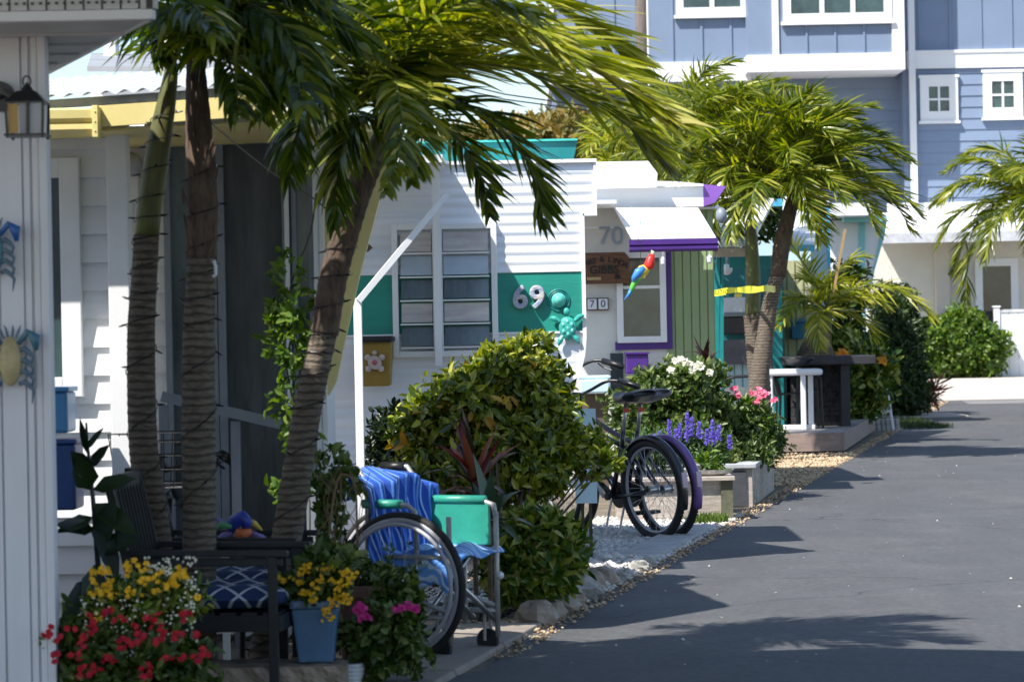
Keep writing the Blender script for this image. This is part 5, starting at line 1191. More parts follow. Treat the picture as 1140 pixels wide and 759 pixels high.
yl=[P(x+rr_.normal()*3,y+rr_.normal()*2,d-.16) for x,y in [(105,640),(115,632),(122,645),(118,652),(112,655),(138,633),(145,636),(152,630),(165,636),(172,645),(178,637),(183,652),(190,646),(200,642),(204,634),(210,640),(174,660),(155,660),(128,664),(104,662),(140,655),(125,636),(108,648),(195,655),(160,648),(216,668),(107,690)]]
fl_=[]
for p in yl:
    for k in range(5): fl_.append(p+V((rr_.normal()*.009,rr_.normal()*.008,rr_.normal()*.008)))
flowers('yellow_blossoms',t_,fYel,fl_,.0105,5,6)
wl_=[P(x,y,d-.15) for x,y in zip(rr_.uniform(160,222,60),rr_.uniform(620,640,60))]+[P(x,y,d-.15) for x,y in zip(rr_.uniform(205,222,30),rr_.uniform(640,680,30))]+[P(x,y,d-.17) for x,y in zip(rr_.uniform(90,222,110),rr_.uniform(665,715,110))]
flowers('white_blossoms',t_,fWhite,wl_,.0055,5,7)
rl_=[P(x,y,d-.3) for x,y in [(62,705),(72,700),(55,702),(60,730),(90,715),(100,690),(102,700),(97,712),(118,682),(133,690),(150,715),(140,712),(165,690),(172,688),(178,700),(182,705),(195,705),(203,688),(206,683),(125,735),(118,730),(90,738),(86,730),(100,750),(92,755),(105,745),(165,745),(170,750),(163,755),(180,735),(198,733),(217,732),(228,728),(216,704),(160,708),(175,712),(130,720),(148,700)]]
flowers('red_blossoms',t_,fRed,[p+V((rr_.normal()*.012,rr_.normal()*.012,rr_.normal()*.01)) for p in rl_ for _ in range(3)],.0135,6,8)
# blue pot on stone block
st=thing('stone_block','rough stone block under the blue pot at the bottom edge','stone block',(P(310,750,11.4).x,11.5,0))
X0,X1,Z0,Z1=R(226,742,386,800,11.35); 
m=MB(); m.grid(lambda u,v:(X0+(X1-X0)*u,11.35-.012*math.sin(u*37)*math.sin(v*9),Z1*(1-v)*(1)+0*v),24,6); m.grid(lambda u,v:(X0+(X1-X0)*u,11.35+.32*v,Z1+.004*math.sin(u*31+v*7)),24,8); m.box(X0+.004,X1-.004,11.36,11.66,0,Z1-.006); m.build('block',mStone,st)
bp=thing('flower_pot','square blue pot of orange yellow kalanchoe standing on the stone block','flower pot',P(354,743,11.5))
c=P(353,744,11.5); c.z=Z1+.004; pot(bp,c,.065,.088,.235,mBluePot,square=True,rim=.006)
cc=c+V((0,0,.26)); m=MB(); clusters(m,[(cc+V((0,0,.02)),(.11,.09,.07)),(cc+V((.05,0,.09)),(.08,.07,.06))],230,6,.05,.024,104,shell=.4); m.build('foliage',mRose,bp)
yk=[];
for x,y in [(337,636),(332,648),(345,660),(338,660),(357,645),(352,652),(362,632),(370,630),(382,637),(386,646),(372,648),(378,665),(370,670),(382,662),(365,680),(366,688),(388,668),(316,644),(345,630),(392,640),(350,668),(376,656)]:
    for k in range(9): yk.append(P(x+rr_.normal()*3,y+rr_.normal()*2.6,11.38))
flowers('yellow_blossoms',bp,fYel,yk,.009,5,9)
# white ribbed pot + geranium
gp=thing('flower_pot','small white ribbed pot of magenta geraniums in front of the wheelchair','flower pot',P(395,765,11.6)); c=P(392,772,11.6); c.z=.0
m=MB(); pr=[]
for k in range(14): pr+=[(.032+.0014*k+.0022*(k%2),.01*k*.8)]
m.lathe((c.x,c.y,.0),pr+[(.05,.112)],26); m.build('pot',mPlate,gp)
m=MB(); clusters(m,[(P(405,710,11.6),(.09,.08,.08)),(P(430,700,11.6),(.11,.08,.1)),(P(450,720,11.7),(.09,.07,.1)),(P(425,735,11.65),(.1,.08,.07)),(P(440,665,11.75),(.09,.06,.08)),(P(455,680,11.75),(.06,.06,.08))],520,6,.036,.024,105,shell=.3); m.build('foliage',mDarkLeaf if 0 else mRose,gp)
mg=[]
for x,y,s in ((403,678,6),(402,682,6),(408,685,5),(444,677,4),(455,674,5),(461,677,4),(398,676,4)):
    for k in range(9): mg.append(P(x+rr_.normal()*s*.6,y+rr_.normal()*s*.5,11.45))
flowers('magenta_blossoms',gp,fMag,mg,.012,5,10)
dp=thing('planter_pot','dull brown rimmed pot with wiry twigs before the wheelchair wheel','flower pot',G(405,765)); c=P(405,700,12.0)
pot(dp,(c.x,12.0,0),.08,.105,P(405,650,12).z,mTerra)
m=MB(); clusters(m,[(P(400,640,12.0),(.1,.08,.05)),(P(440,650,12.0),(.09,.07,.09))],240,6,.03,.014,106,shell=.3); m.build('foliage',mRose,dp)
m=MB()
m.tube(catmull(pp([(398,650),(397,560),(393,535),(383,528),(375,537),(368,580),(362,650)],12.0),24),.0045,6)
rd=random.Random(3)
for i in range(11):
    x=rd.uniform(360,400); m.tube(catmull(pp([(x,655),(x+rd.uniform(-12,12),600),(x+rd.uniform(-20,20),560),(x+rd.uniform(-25,25),525)],12.0+rd.uniform(-.1,.1)),10),.002,4)
m.build('twigs',M('cane_tan',(.2,.12,.06),.7),dp)
shrub('climbing_plant','thin leafy twigs beside the base of the leaning palm','climbing plant',[(P(368,530,12.6),(.07,.06,.1)),(P(362,560,12.6),(.05,.05,.07)),(P(385,535,12.6),(.05,.05,.05)),(P(372,600,12.6),(.05,.05,.1))],90,5,.045,.026,mRose,107,G(368,735),4,stem_r=.004)
# bird garden ornament
bd=thing('garden_ornament','blue and orange toucan garden ornament above the patio chairs','garden ornament',P(268,640,12.2)); d=12.2
m=MB(); m.tube(pp([(270,800),(270,645)],d),.012,8); m.build('stand',mBlackM,bd)
m=MB(); m.lathe(P(270,640,d),[(.02,-.03),(.05,-.012),(.055,.015),(.05,.016),(.001,.005)],20); m.build('cup',M('yellow_glaze',(.6,.36,.03),.4),bd,smooth=True)
m=MB(); m.tube(pp([(256,590),(262,580),(270,576),(276,582),(272,590)],d),[.02,.03,.032,.028,.012],10); m.build('body',M('cobalt_glaze',(.03,.06,.4),.35),bd,smooth=True)
m=MB(); m.tube(pp([(262,592),(272,595),(280,590)],d-.02),[.018,.024,.01],8); m.build('belly',M('orange_glaze',(.65,.16,.04),.4),bd,smooth=True)
m=MB(); m.tube(pp([(276,580),(284,583),(292,590)],d),[.015,.012,.004],8); m.build('beak',M('yellow_glaze2',(.7,.5,.06),.4),bd,smooth=True)
m=MB(); 
mLil=M('lilac_glaze',(.25,.2,.5),.4)
for l in ([(258,588),(248,582),(238,574)],[(260,592),(248,596),(240,603)],[(278,592),(292,598),(304,606)]): m=MB(); m.tube(pp(l,d),[.012,.013,.004],6); m.build('wing',mLil,bd,smooth=True)
m=MB(); m.tube(pp([(258,586),(246,584),(240,590)],d-.02),[.01,.016,.004],6); m.build('tail',M('green_glaze',(.1,.35,.15),.4),bd,smooth=True)
X0,X1,Z0,Z1=R(246,578,304,640,12.9)
ta=thing('garden_table','low white table behind the middle palm','table',((X0+X1)/2,13,0)); m=MB(); m.box(X0-.1,X1,12.8,13.3,Z1-.12,Z1-.1); m.build('top',mWhite2,ta); 
for q in (X0,X1-.03):
    m=MB(); m.box(q,q+.03,12.9,12.93,0,Z1-.121); m.build('leg',mWhite2,ta)
# small tag/bracket on palm B
wb=tag(MB().tube([P(238,290,11.6),P(240,296,11.6),P(240,306,11.6),P(237,308,11.6)],.007,6).build('cable_clip',mPlate),'white plastic cable clip on the middle palm','clip')
# ================= patio chairs =================
def cushion_mat():
    m,t,o=nt('navy_lattice_cushion'); N=t.nodes.new; p=N('ShaderNodeBsdfPrincipled'); p.inputs['Roughness'].default_value=.85; L(t,p.outputs[0],o.inputs[0])
    tc=N('ShaderNodeTexCoord'); s=N('ShaderNodeSeparateXYZ'); L(t,tc.outputs['Object'],s.inputs[0])
    u=math_node(t,'MULTIPLY',s.outputs[0],9.0); tri=math_node(t,'MULTIPLY',math_node(t,'ABSOLUTE',math_node(t,'SUBTRACT',math_node(t,'FRACT',u),.5)),2)
    vz=math_node(t,'ADD',math_node(t,'MULTIPLY',s.outputs[2],18.0),math_node(t,'MULTIPLY',s.outputs[1],9.0)); tv=math_node(t,'MULTIPLY',math_node(t,'ABSOLUTE',math_node(t,'SUBTRACT',math_node(t,'FRACT',math_node(t,'MULTIPLY',vz,.5)),.5)),2)
    df=math_node(t,'ABSOLUTE',math_node(t,'SUBTRACT',tri,tv)); mk=math_node(t,'LESS_THAN',df,.13)
    mx=N('ShaderNodeMix'); mx.data_type='RGBA'; L(t,mk,mx.inputs[0]); mx.inputs[6].default_value=(.012,.035,.11,1); mx.inputs[7].default_value=(.5,.53,.58,1); L(t,mx.outputs[2],p.inputs['Base Color']); return m
mCush=cushion_mat(); mChair=M('charcoal_wood',(.014,.016,.02),.55,.3,8,.2,50,stretch=(.5,4,4))
def patio_chair(label):
    d=11.3; o=V((P(150,700,d).x,d,0)); t=thing('patio_chair',label,'chair',o,'dark patio chairs behind the flower pots')
    W=.5; Lx=.56
    def T(a,l,z): return o+V((a*.995+l*.1,-a*.1+l*.995,z))
    for a,l,zt in ((.52,0,.55),(.52,W,.55),(0.02,0,.5),(0.02,W,.5)):
        m=MB(); m.bar(T(a,l,0),T(a,l,zt),.035,.03); m.build('leg',mChair,t,bevel=.003)
    for l in (0,W):
        m=MB(); m.bar(T(-.02,l,.565),T(.58,l,.555),.05,.022,(0,0,1)); m.bar(T(0,l,.53),T(.56,l,.525),.025,.03); m.build('armrest',mChair,t,bevel=.004)
        m=MB(); m.bar(T(0,l,.42),T(-.09,l,.83),.03,.05); m.build('back_post',mChair,t,bevel=.003)
    m=MB()
    for k in range(9): m.bar(T(-.005,.04+k*.052,.4),T(-.085,.04+k*.052,.8),.03,.012)
    m.bar(T(-.09,0,.82),T(-.09,W,.82),.03,.06); m.build('backrest',mChair,t,bevel=.002)
    m=MB(); 
    for k in range(7): m.bar(T(.03+k*.08,.0,.33),T(.03+k*.08,W,.33),.06,.02)
    m.bar(T(0,.0,.3),T(.55,.0,.3),.025,.06); m.bar(T(0,W,.3),T(.55,W,.3),.025,.06); m.bar(T(.54,0,.3),T(.54,W,.3),.025,.06); m.build('seat_frame',mChair,t,bevel=.002)
    m=MB()
    def f(u,v):
        th=2*PI*v; sx=abs(math.cos(th))**.45*(1 if math.cos(th)>0 else -1); sz=abs(math.sin(th))**.7*(1 if math.sin(th)>0 else -1); e=(1-abs(2*u-1)**6)**.5
        return T(.28+.27*sx*(.86+.14*e),W/2+(u-.5)*.5,.385+.045*sz*e+.006*math.sin(u*9))
    m.grid(f,20,28); m.build('cushion',mCush,t,smooth=True)
    return t
pc1=patio_chair('dark wooden patio chair with a navy lattice cushion nearest the red flowers')
pc2=copy_tree(pc1,off=(-.02,.75,0),label='second dark patio chair standing behind the nearest one between the palms')
# ================= wheelchair =================
mTowel=STRIPE('blue_striped_towel',[(0,(.03,.09,.42)),(.18,(.12,.3,.75)),(.27,(.03,.09,.42)),(.42,(.3,.5,.85)),(.48,(.02,.06,.3)),(.62,(.1,.28,.75)),(.72,(.02,.06,.33)),(.84,(.4,.6,.9)),(.9,(.03,.1,.5))],(.5,.86,0),12,wob=.25)
mTowel2=STRIPE('pale_blue_towel',[(0,(.12,.3,.72)),(.22,(.45,.62,.9)),(.4,(.08,.25,.7)),(.5,(.5,.68,.92)),(.62,(.15,.38,.8)),(.8,(.6,.75,.93)),(.9,(.08,.22,.6))],(.5,.86,0),10,wob=2.0)
WO=P(447,651,12.7); WO.z=.312
Fw=V((math.cos(.53),-math.sin(.53),0)); Lw=V((math.sin(.53),math.cos(.53),0))
wc=thing('wheelchair','old wheelchair with green arm panels draped in blue striped towels','wheelchair',(WO.x,WO.y,0))
def T(a,l,z): return V((WO.x,WO.y,0))+Fw*a+Lw*l+V((0,0,z))
bk_=-.2
def wheel(par,c,ax,R_,tyre_r,rim_c,tyre_c,spokes=28,name='wheel',rimw=.018,knob=False,hub=.022):
    c=V(c);ax=V(ax).normalized(); x=ax.cross(V((0,0,1))).normalized(); y=x.cross(ax)
    def ring(rr,n=48): return [c+x*rr*math.cos(2*PI*k/n)+y*rr*math.sin(2*PI*k/n) for k in range(n)]
    m=MB(); m.tube(ring(R_-tyre_r,56),tyre_r,10,close=True); ty=m.build('tyre',tyre_c,par,smooth=True)
    if knob:
        m=MB(); n=96
        for k in range(n):
            a=2*PI*k/n
            for s in (-.6,-.1,.45):
                aa=a+(.03 if s>0 else 0); q=x*math.cos(aa)+y*math.sin(aa); w_=ax*s*tyre_r; h=math.sqrt(max(0,1-s*s))*tyre_r
                b=c+q*(R_-tyre_r+h*.98)+w_; t2=q.cross(ax); m.bar(b-t2*.006,b+t2*.006,.009,.006,up=tuple(q))
        m.build('tread',tyre_c,ty)
    m=MB(); r1=R_-tyre_r*2.0; 
    pts=ring(r1,56); m.tube(pts,rimw*.55,8,close=True); rim=m.build('rim',rim_c,par,smooth=True)
    m=MB(); m.tube([c-ax*.035,c+ax*.035],hub,12); m.tube([c-ax*.038,c-ax*.03],hub*1.5,12); m.tube([c+ax*.03,c+ax*.038],hub*1.5,12); m.build('hub',mSteel,par,smooth=False)
    m=MB()
    for k in range(spokes):
        a=2*PI*k/spokes; b=a+(.35 if k%4<2 else -.35); s=.03 if k%2 else -.03
        m.tube([c+ax*s+(x*math.cos(b)+y*math.sin(b))*hub,c+(x*math.cos(a)+y*math.sin(a))*r1],.0013,4,cap=False)
    m.build('spokes',mSteel,par)
def mk_empty(name,par,loc):
    o=bpy.data.objects.new(name,None); col.objects.link(o); o.parent=par; o.location=V(loc)-world_loc(par); return o
for l in (-.0,.42):
    w_=mk_empty('wheel',wc,T(-.7*l,l,.312)); wheel(w_,T(-.7*l,l,.312),Lw,.312,.017,mRimW,mRubber,28,rimw=.03)
    m=MB(); c=T(-.7*l,l-.03 if l<.1 else l+.03,.312); n=48
    m.tube([c+Fw*.26*math.cos(2*PI*k/n)+V((0,0,.26*math.sin(2*PI*k/n))) for k in range(n)],.009,8,close=True); m.build('push_rim',mRimW,w_,smooth=True)
for l in (.06,.44):
    m=MB(); tb=.0115
    m.tube([T(.04,l,.12),T(.04,l,.46)],tb); m.tube([T(bk_,l,.16),T(bk_,l,.74),T(bk_-.04,l,.79),T(bk_-.12,l,.79)],tb)
    m.tube([T(bk_,l,.18),T(.2,l,.18)],tb); m.tube([T(bk_,l,.43),T(.2,l,.43)],tb); m.tube([T(.2,l,.07),T(.2,l,.6)],tb)
    if l>.3: m.tube([T(bk_+.02,l,.6),T(bk_+.08,l,.645),T(.14,l,.645),T(.19,l,.63),T(.2,l,.58)],tb)
    else: m.tube([T(bk_,l,.645),T(.0,l,.645),T(.035,l,.62),T(.04,l,.45)],tb)
    m.tube([T(bk_-.02,l,.43),T(.0,l,.26),T(.2,l,.2)],tb*.9)
    m.build('side_frame',mSteelP,wc,smooth=True)
    if l>.3:
        m=MB(); m.hexa([T(bk_+.06,l-.01,.46),T(.17,l-.01,.46),T(.17,l+.01,.46),T(bk_+.06,l+.01,.46)],[T(bk_+.06,l-.01,.64),T(.17,l-.01,.64),T(.17,l+.01,.64),T(bk_+.06,l+.01,.64)]); m.build('arm_panel',mVinylG,wc,bevel=.004)
    m=MB(); m.tube([T(bk_-.02,l,.65),T(.15 if l>.3 else -.03,l,.65)],.02,12); m.build('armrest',mVinylG,wc,smooth=True)
    m=MB(); m.tube([T(bk_-.05,l,.79),T(bk_-.17,l,.79)],.02,10); m.build('push_handle',mBlack,wc,smooth=True)
    c=T(.15,l,.055); cw=mk_empty('caster',wc,c); m=MB(); m.tube([c-Lw*.01,c+Lw*.01],.05,22); m.build('tyre',mRubber,cw)
    m=MB(); m.tube([c+Lw*.025,c+Lw*.025+V((0,0,.12))],.007,8);m.tube([c-Lw*.025,c-Lw*.025+V((0,0,.12))],.007,8); m.build('fork',mSteelP,cw)
m=MB(); m.tube([T(.05,.06,.15),T(.08,.44,.43)],.0115); m.tube([T(.08,.44,.15),T(.05,.06,.43)],.0115); m.tube([T(.15,.06,.4),T(.19,.44,.14)],.0115); m.build('cross_brace',mSteel,wc,smooth=True)
m=MB(); c=T(.215,.44,.33); m.ball(c,.018,8,6); m.build('knob',mPlate,wc,smooth=True)
m=MB(); m.hexa([T(bk_+.02,.07,.42),T(.19,.07,.42),T(.19,.43,.42),T(bk_+.02,.43,.42)],[T(bk_+.02,.07,.435),T(.19,.07,.435),T(.19,.43,.435),T(bk_+.02,.43,.435)]); m.build('seat',mVinylG,wc)
m=MB(); m.hexa([T(bk_-.01,.07,.44),T(bk_+.005,.07,.44),T(bk_+.005,.43,.44),T(bk_-.01,.43,.44)],[T(bk_-.01,.07,.72),T(bk_+.005,.07,.72),T(bk_+.005,.43,.72),T(bk_-.01,.43,.72)]); m.build('backrest',mVinylG,wc)
m=MB()
def tw(u,v):
    l=-.02+.5*u+.02*math.sin(v*5); fold=.012*math.sin(u*38+v*3)+.008*math.sin(u*17)
    if v<.12: return T(bk_-.05+fold*.5,l,.665+v*.9+.03*math.sin(u*5))
    s=(v-.12)/.88; top=.745+.03*math.sin(u*5.2-1.1)+.012*math.sin(u*13)
    return T(bk_+.02+fold+.05*s+.07*u*(1-s)+.01*math.sin(s*6+u*4),l,top-s*(.32+.02*math.sin(u*7)))
m.grid(tw,56,26); tw1=m.build('beach_towel',mTowel,None,smooth=True,solid=.006); tag(tw1,'deep blue striped towel draped over the wheelchair backrest','towel')
m=MB()
def tw2(u,v):
    l=.02+.47*u; a=bk_+.04+.37*v; z=.452+.010*math.sin(u*11+v*9)+.009*math.sin(v*17+u*3)
    if v>.86: z-=(v-.86)**2*1.6*(1+.4*math.sin(u*14))
    if u<.12: z-=(.12-u)*1.2
    return T(a,l-.0,z)
m.grid(tw2,40,36); tw3=m.build('beach_towel',mTowel2,None,smooth=True,solid=.006); tag(tw3,'pale blue and white towel spread on the wheelchair seat','towel')
# ================= bicycles =================
def bicycle(label,O,F,frame_m,fender_m,hb=1.12,sc_=1.0,basket=False,lights=True,knob=False,group='bicycles parked by the sage green home',saddle_m=None,lean=0.0):
    F=V(F).normalized(); S0_=V((0,0,1)).cross(F); Sd=S0_*math.cos(lean)-V((0,0,1))*math.sin(lean); Up_=V((0,0,1))*math.cos(lean)+S0_*math.sin(lean); O=V(O)
    t=thing('bicycle',label,'bicycle',O,group)
    def T(a,l,z): return O+(F*a+Sd*l+Up_*z)*sc_
    Rw=.335
    for a,nm in ((0,'rear'),(1.12,'front')):
        w_=mk_empty('wheel',t,T(a,0,Rw)); wheel(w_,T(a,0,Rw),Sd,Rw*sc_,.026*sc_,mRimW,mRubber,32,rimw=.02,knob=knob and a==0)
    bb=(.46,.0,.28); seat=(.26,0,.74); head=(.92,0,.86); head2=(.95,0,.72)
    m=MB(); tb=.017
    m.tube([T(*bb),T(.3,0,.62),T(.27,0,.72)],tb); m.tube(catmull([T(.3,0,.62),T(.6,0,.72),T(*head)],8),tb); m.tube(catmull([T(*bb),T(.7,0,.45),T(*head2)],8),tb*1.15); m.tube([T(*head),T(*head2)],.02)
    for s in (-.05,.05):
        m.tube([T(.3,s*.3,.62),T(.0,s,Rw)],.009); m.tube([T(*bb),T(.2,s*.8,.3),T(0,s,Rw)],.01)
    m.build('frame',frame_m,t,smooth=True)
    m=MB()
    for s in (-.05,.05): m.tube([T(.965,s,.68),T(1.02,s,.55),T(1.12,s,Rw)],.011)
    m.tube([T(.965,-.05,.69),T(.965,.05,.69)],.014); m.build('fork',frame_m,t,smooth=True)
    m=MB(); m.tube([T(.27,0,.7),T(.215,0,.9)],.013); m.build('seat_post',mSteel,t,smooth=True)
    m=MB(); vs=[];N=14
    for i in range(9):
        u=i/8; a=.02+.33*u; wd=.13*(1-u)**.8+.028; z=.955-.02*math.sin(PI*u)+.02*(1-u)
        for k in range(N):
            an=2*PI*k/N; vs.append(T(a-.02,wd*math.cos(an)*(1 if 0<i<8 else .6),z+(.035 if math.sin(an)>0 else .045)*math.sin(an)*(1 if 0<i<8 else .5)))
    m.add(vs,[(i*N+k,i*N+(k+1)%N,(i+1)*N+(k+1)%N,(i+1)*N+k) for i in range(8) for k in range(N)]+[tuple(range(N)),tuple(8*N+k for k in range(N))[::-1]]); m.build('saddle',saddle_m or mBlack,t,smooth=True)
    m=MB(); m.tube([T(*head),T(.88,0,hb-.02)],.014); m.tube(catmull([T(.88,0,hb-.02),T(.9,.09,hb),T(.86,.22,hb+.05),T(.74,.29,hb+.03),T(.66,.3,hb)],14),.011); m.tube(catmull([T(.88,0,hb-.02),T(.9,-.09,hb),T(.86,-.22,hb+.05),T(.74,-.29,hb+.03),T(.66,-.3,hb)],14),.011); hbo=m.build('handlebar',mBlackM,t,smooth=True)
    for s in (-1,1):
        m=MB(); m.tube([T(.8,.265*s,hb+.045),T(.63,.302*s,hb)],.022,10); m.build('grip',mBlack,hbo,smooth=True)
        m=MB(); m.tube([T(.84,.25*s,hb+.03),T(.76,.24*s,hb+.0),T(.7,.26*s,hb-.02)],.006,6); m.build('brake_lever',mBlackM,hbo)
    # fenders
    for a0,c0,nm in ((0,(-20,135),'f'),(1.12,(30,165),'g')):
        m=MB(); n=22; vs=[]
        for i in range(n+1):
            an=math.radians(180-c0[0]-(c0[1]-c0[0]) *i/n) if a0==0 else math.radians(c0[0]+(c0[1]-c0[0])*i/n)
            for l,dr in ((-.034,-.018),(-.02,0),(.0,.006),(.02,0),(.034,-.018)): vs.append(T(a0+(Rw+.022+dr)*math.cos(an),l,Rw+(Rw+.022+dr)*math.sin(an)))
        m.add(vs,[(i*5+k,i*5+k+1,(i+1)*5+k+1,(i+1)*5+k) for i in range(n) for k in range(4)]); m.build('fender',fender_m,t,smooth=True,solid=.002)
    m=MB(); c=T(*bb); m.tube([c-Sd*.05*sc_,c+Sd*.05*sc_],.025,14); m.tube([c-Sd*.055,c-Sd*.05],.09*sc_,26); m.build('chainring',mBlackM,t)
    for s,an in ((-.07,-2.2),(.07,.94)):
        q=V(T(.46+.16*math.cos(an),s*1.1,.28+.16*math.sin(an))); m=MB(); m.bar(T(.46,s,.28),q,.012,.02); cr_=m.build('crank',mSteel,t)
        m=MB(); sg_=1 if s>0 else -1; m.bar(q,q+Sd*.1*sg_,.08,.022,up=(0,0,1)); m.build('pedal',mBlack,cr_)
    m=MB(); m.bar(T(.4,.05,.27),T(.32,.2,.01),.012); m.build('kickstand',mSteel,t)
    if lights:
        m=MB(); q=T(.235,0,.86); m.bar(q-F*.03,q-F*.01,.035,.03); m.build('rear_light',M('red_lens',(.6,.01,.02),.2) if 'red_lens' not in bpy.data.materials else bpy.data.materials['red_lens'],t)
        m=MB(); q=T(.0,0,0)+V((0,0,.0)); m.hexa([T(-.36,-.02,.36),T(-.36,.02,.36),T(-.355,.02,.46),T(-.355,-.02,.46)],[T(-.37,-.02,.36),T(-.37,.02,.36),T(-.365,.02,.46),T(-.365,-.02,.46)])
        m.build('reflector_patch',M('pale_pink_patch',(.6,.45,.55),.4) if 'pale_pink_patch' not in bpy.data.materials else bpy.data.materials['pale_pink_patch'],t)
    if basket:
        m=MB()
        X0,X1=-.16,.16
        for k in range(8):
            l=-.17+k*.34/7; m.tube([T(1.0,l,.98),T(1.02,l*.85,.74),T(1.22,l*.85,.74),T(1.28,l,.98)],.003,5)
        for z in (.76,.82,.88,.94,.98):
            s=.85+.15*(z-.74)/.24; m.tube([T(1.0,-.17*s,z),T(1.22+.06*(z-.74)/.24,-.17*s,z),T(1.22+.06*(z-.74)/.24,.17*s,z),T(1.0,.17*s,z)],.003,5,close=True)
        for k in range(5):
            a=1.03+k*.05; m.tube([T(a,-.17,.98),T(a,-.145,.74),T(a,.145,.74),T(a,.17,.98)],.003,5)
        m.build('basket',mBlackM,t)
    return t
Fb=(-.56,.83,0); gx_=(722-570)*20.15/F_
mBkP=M('dark_purple_frame',(.035,.015,.06),.3,.1,5,0,20,coat=.5); mFenP=M('purple_fender',(.16,.08,.28),.3,.08,6,.03,30,coat=.5); mBkB=M('black_bike_paint',(.012,.012,.015),.3,.1,5,0,20,coat=.4)
b1=bicycle('black bicycle nearest the lane with a knobbly rear tyre and black saddle',(gx_+.03,20.15,0),Fb,mBkB,mBkB,1.12,knob=True,lean=.085)
g2=V((gx_+.03,20.15,0))+V((.83,.56,0))*.13+V(Fb)*.02
b2=bicycle('dark purple bicycle with a lilac rear fender leaning beside the black one',g2,Fb,mBkP,mFenP,.98,knob=True,saddle_m=M('grey_saddle',(.16,.16,.18),.5),lights=True,lean=.08)
b3=bicycle('black bicycle with wire basket and wide handlebar half hidden behind the left palms',(P(212,600,14.3).x+.0,14.25+.0,0),(-.03,-1,0),mBkB,mBkB,.82,.98,basket=True,lights=False,group=None)
# ================= planters =================
pl=thing('planter_box','whitewashed wooden planter box with a succulent dish on top','planter',(G(760,580).x,22.3,0))
X0,X1,Z0,Z1=R(688,534,803,580,22.1); Z1=P(760,531,22.1).z
m=MB(); m.hexa([(X0,22.12,0),(X1,22.12,0),(X1+.02,22.7,0),(X0,22.7,0)],[(X0,22.12,Z1-.03),(X1,22.12,Z1-.03),(X1+.02,22.7,Z1-.03),(X0,22.7,Z1-.03)]); m.build('side_boards',mWood,pl)
m=MB(); q=X1; m.box(q-.001,q+.085,22.1,22.19,0,Z1-.03); m.build('corner_post',M('shaded_post',(.13,.13,.08),.9,.3,8,.4,40),pl)  # dark green tone includes the shade on the box's right side
m=MB(); m.box(X0-.02,X1+.1,22.06,22.2,Z1-.029,Z1); m.box(X1-.02,X1+.1,22.201,22.8,Z1-.029,Z1); m.box(X0-.02,X1-.021,22.2,22.72,Z1-.05,Z1-.028); m.build('rim',mWood,pl,bevel=.004)
sd_=thing('succulent_dish','shell shaped white dish with a green succulent on the whitewashed planter','plant dish',P(788,528,22.2)); c=P(790,529,22.25); c.z=Z1+.002
m=MB(); m.lathe(c,[(.09,0),(.15,.02),(.165,.045),(.14,.04),(.001,.03)],18,(0,0,1),1.1,.7); m.build('dish',mCoral,sd_); m=MB(); m.ball(c+V((-.12,0,.05)),(.06,.05,.06),10,8,.2,3); m.build('shell',mCoral,sd_)
m=MB(); clusters(m,[(c+V((-.01,0,.08)),(.08,.06,.05))],26,7,.06,.022,111,shell=.3); m.build('succulent',mHedgeB,sd_)
pl2=thing('planter_box','dark grey planter box with white rim running along the lane','planter',(G(838,565).x,24.5,0))
xa=P(838,565,23.9).x; xb=P(862,547,26.6).x; Z1=P(835,516,23.9).z
m=MB(); m.hexa([(xa-1.0,23.9,0),(xa,23.9,0),(xb,26.6,0),(xb-1,26.6,0)],[(xa-1.0,23.9,Z1-.035),(xa,23.9,Z1-.035),(xb,26.6,Z1-.035),(xb-1,26.6,Z1-.035)]); m.build('side_boards',mWood,pl2)
m=MB(); m.box(xa-1.0,xa-.05,23.88,23.899,0.01,Z1-.05); m.build('front_panel',mWoodD,pl2)
m=MB(); m.hexa([(xa-1.04,23.86,Z1-.034),(xa+.03,23.86,Z1-.034),(xa+.05,24.02,Z1-.034),(xa-1.04,24.02,Z1-.034)],[(xa-1.04,23.86,Z1),(xa+.03,23.86,Z1),(xa+.05,24.02,Z1),(xa-1.04,24.02,Z1)])
m.hexa([(xa-.12,24.021,Z1-.034),(xa+.05,24.021,Z1-.034),(xb+.04,26.62,Z1-.034),(xb-.12,26.62,Z1-.034)],[(xa-.12,24.021,Z1),(xa+.05,24.021,Z1),(xb+.04,26.62,Z1),(xb-.12,26.62,Z1)]); m.build('rim',M('grey_white_rim',(.45,.46,.48),.8,.2,6,.3,40),pl2,bevel=.005)
m=MB(); m.box(xa-1,xa-.1,24.0,26.5,Z1-.12,Z1-.08); m.build('soil',mSoil,pl2)
# plants around
t_=shrub('rose_bush','leafy rose bush with cream blooms behind the planters','rose bush',[(P(735,440,24.6),(.3,.3,.22)),(P(780,425,24.6),(.2,.25,.16)),(P(760,470,24.6),(.35,.3,.2)),(P(715,465,24.6),(.25,.3,.2)),(P(790,460,24.6),(.2,.25,.2)),(P(725,500,24.4),(.3,.3,.2))],1500,6,.06,.034,mRose,121,(P(755,500,24.6).x,24.6,0),10,stem_r=.01,shell=.4)
flowers('cream_blooms',t_,fWhite,[P(x,y,24.2) for x,y in [(758,400),(752,402),(775,408),(771,412),(778,406),(768,405),(780,409),(747,412),(790,415),(763,403)] for _ in range(3)],.034,6,12)
t_=strapplant('foliage_plant','dark burgundy leaved plant in front of the sage green wall','plant',P(785,425,24.9),18,.28,.05,M('x',(0,0,0)) if 0 else LEAF('burgundy_leaf',[(.02,.008,.01),(.06,.015,.02),(.03,.02,.015)],.1,.4),123,(5,60),stem=.2)
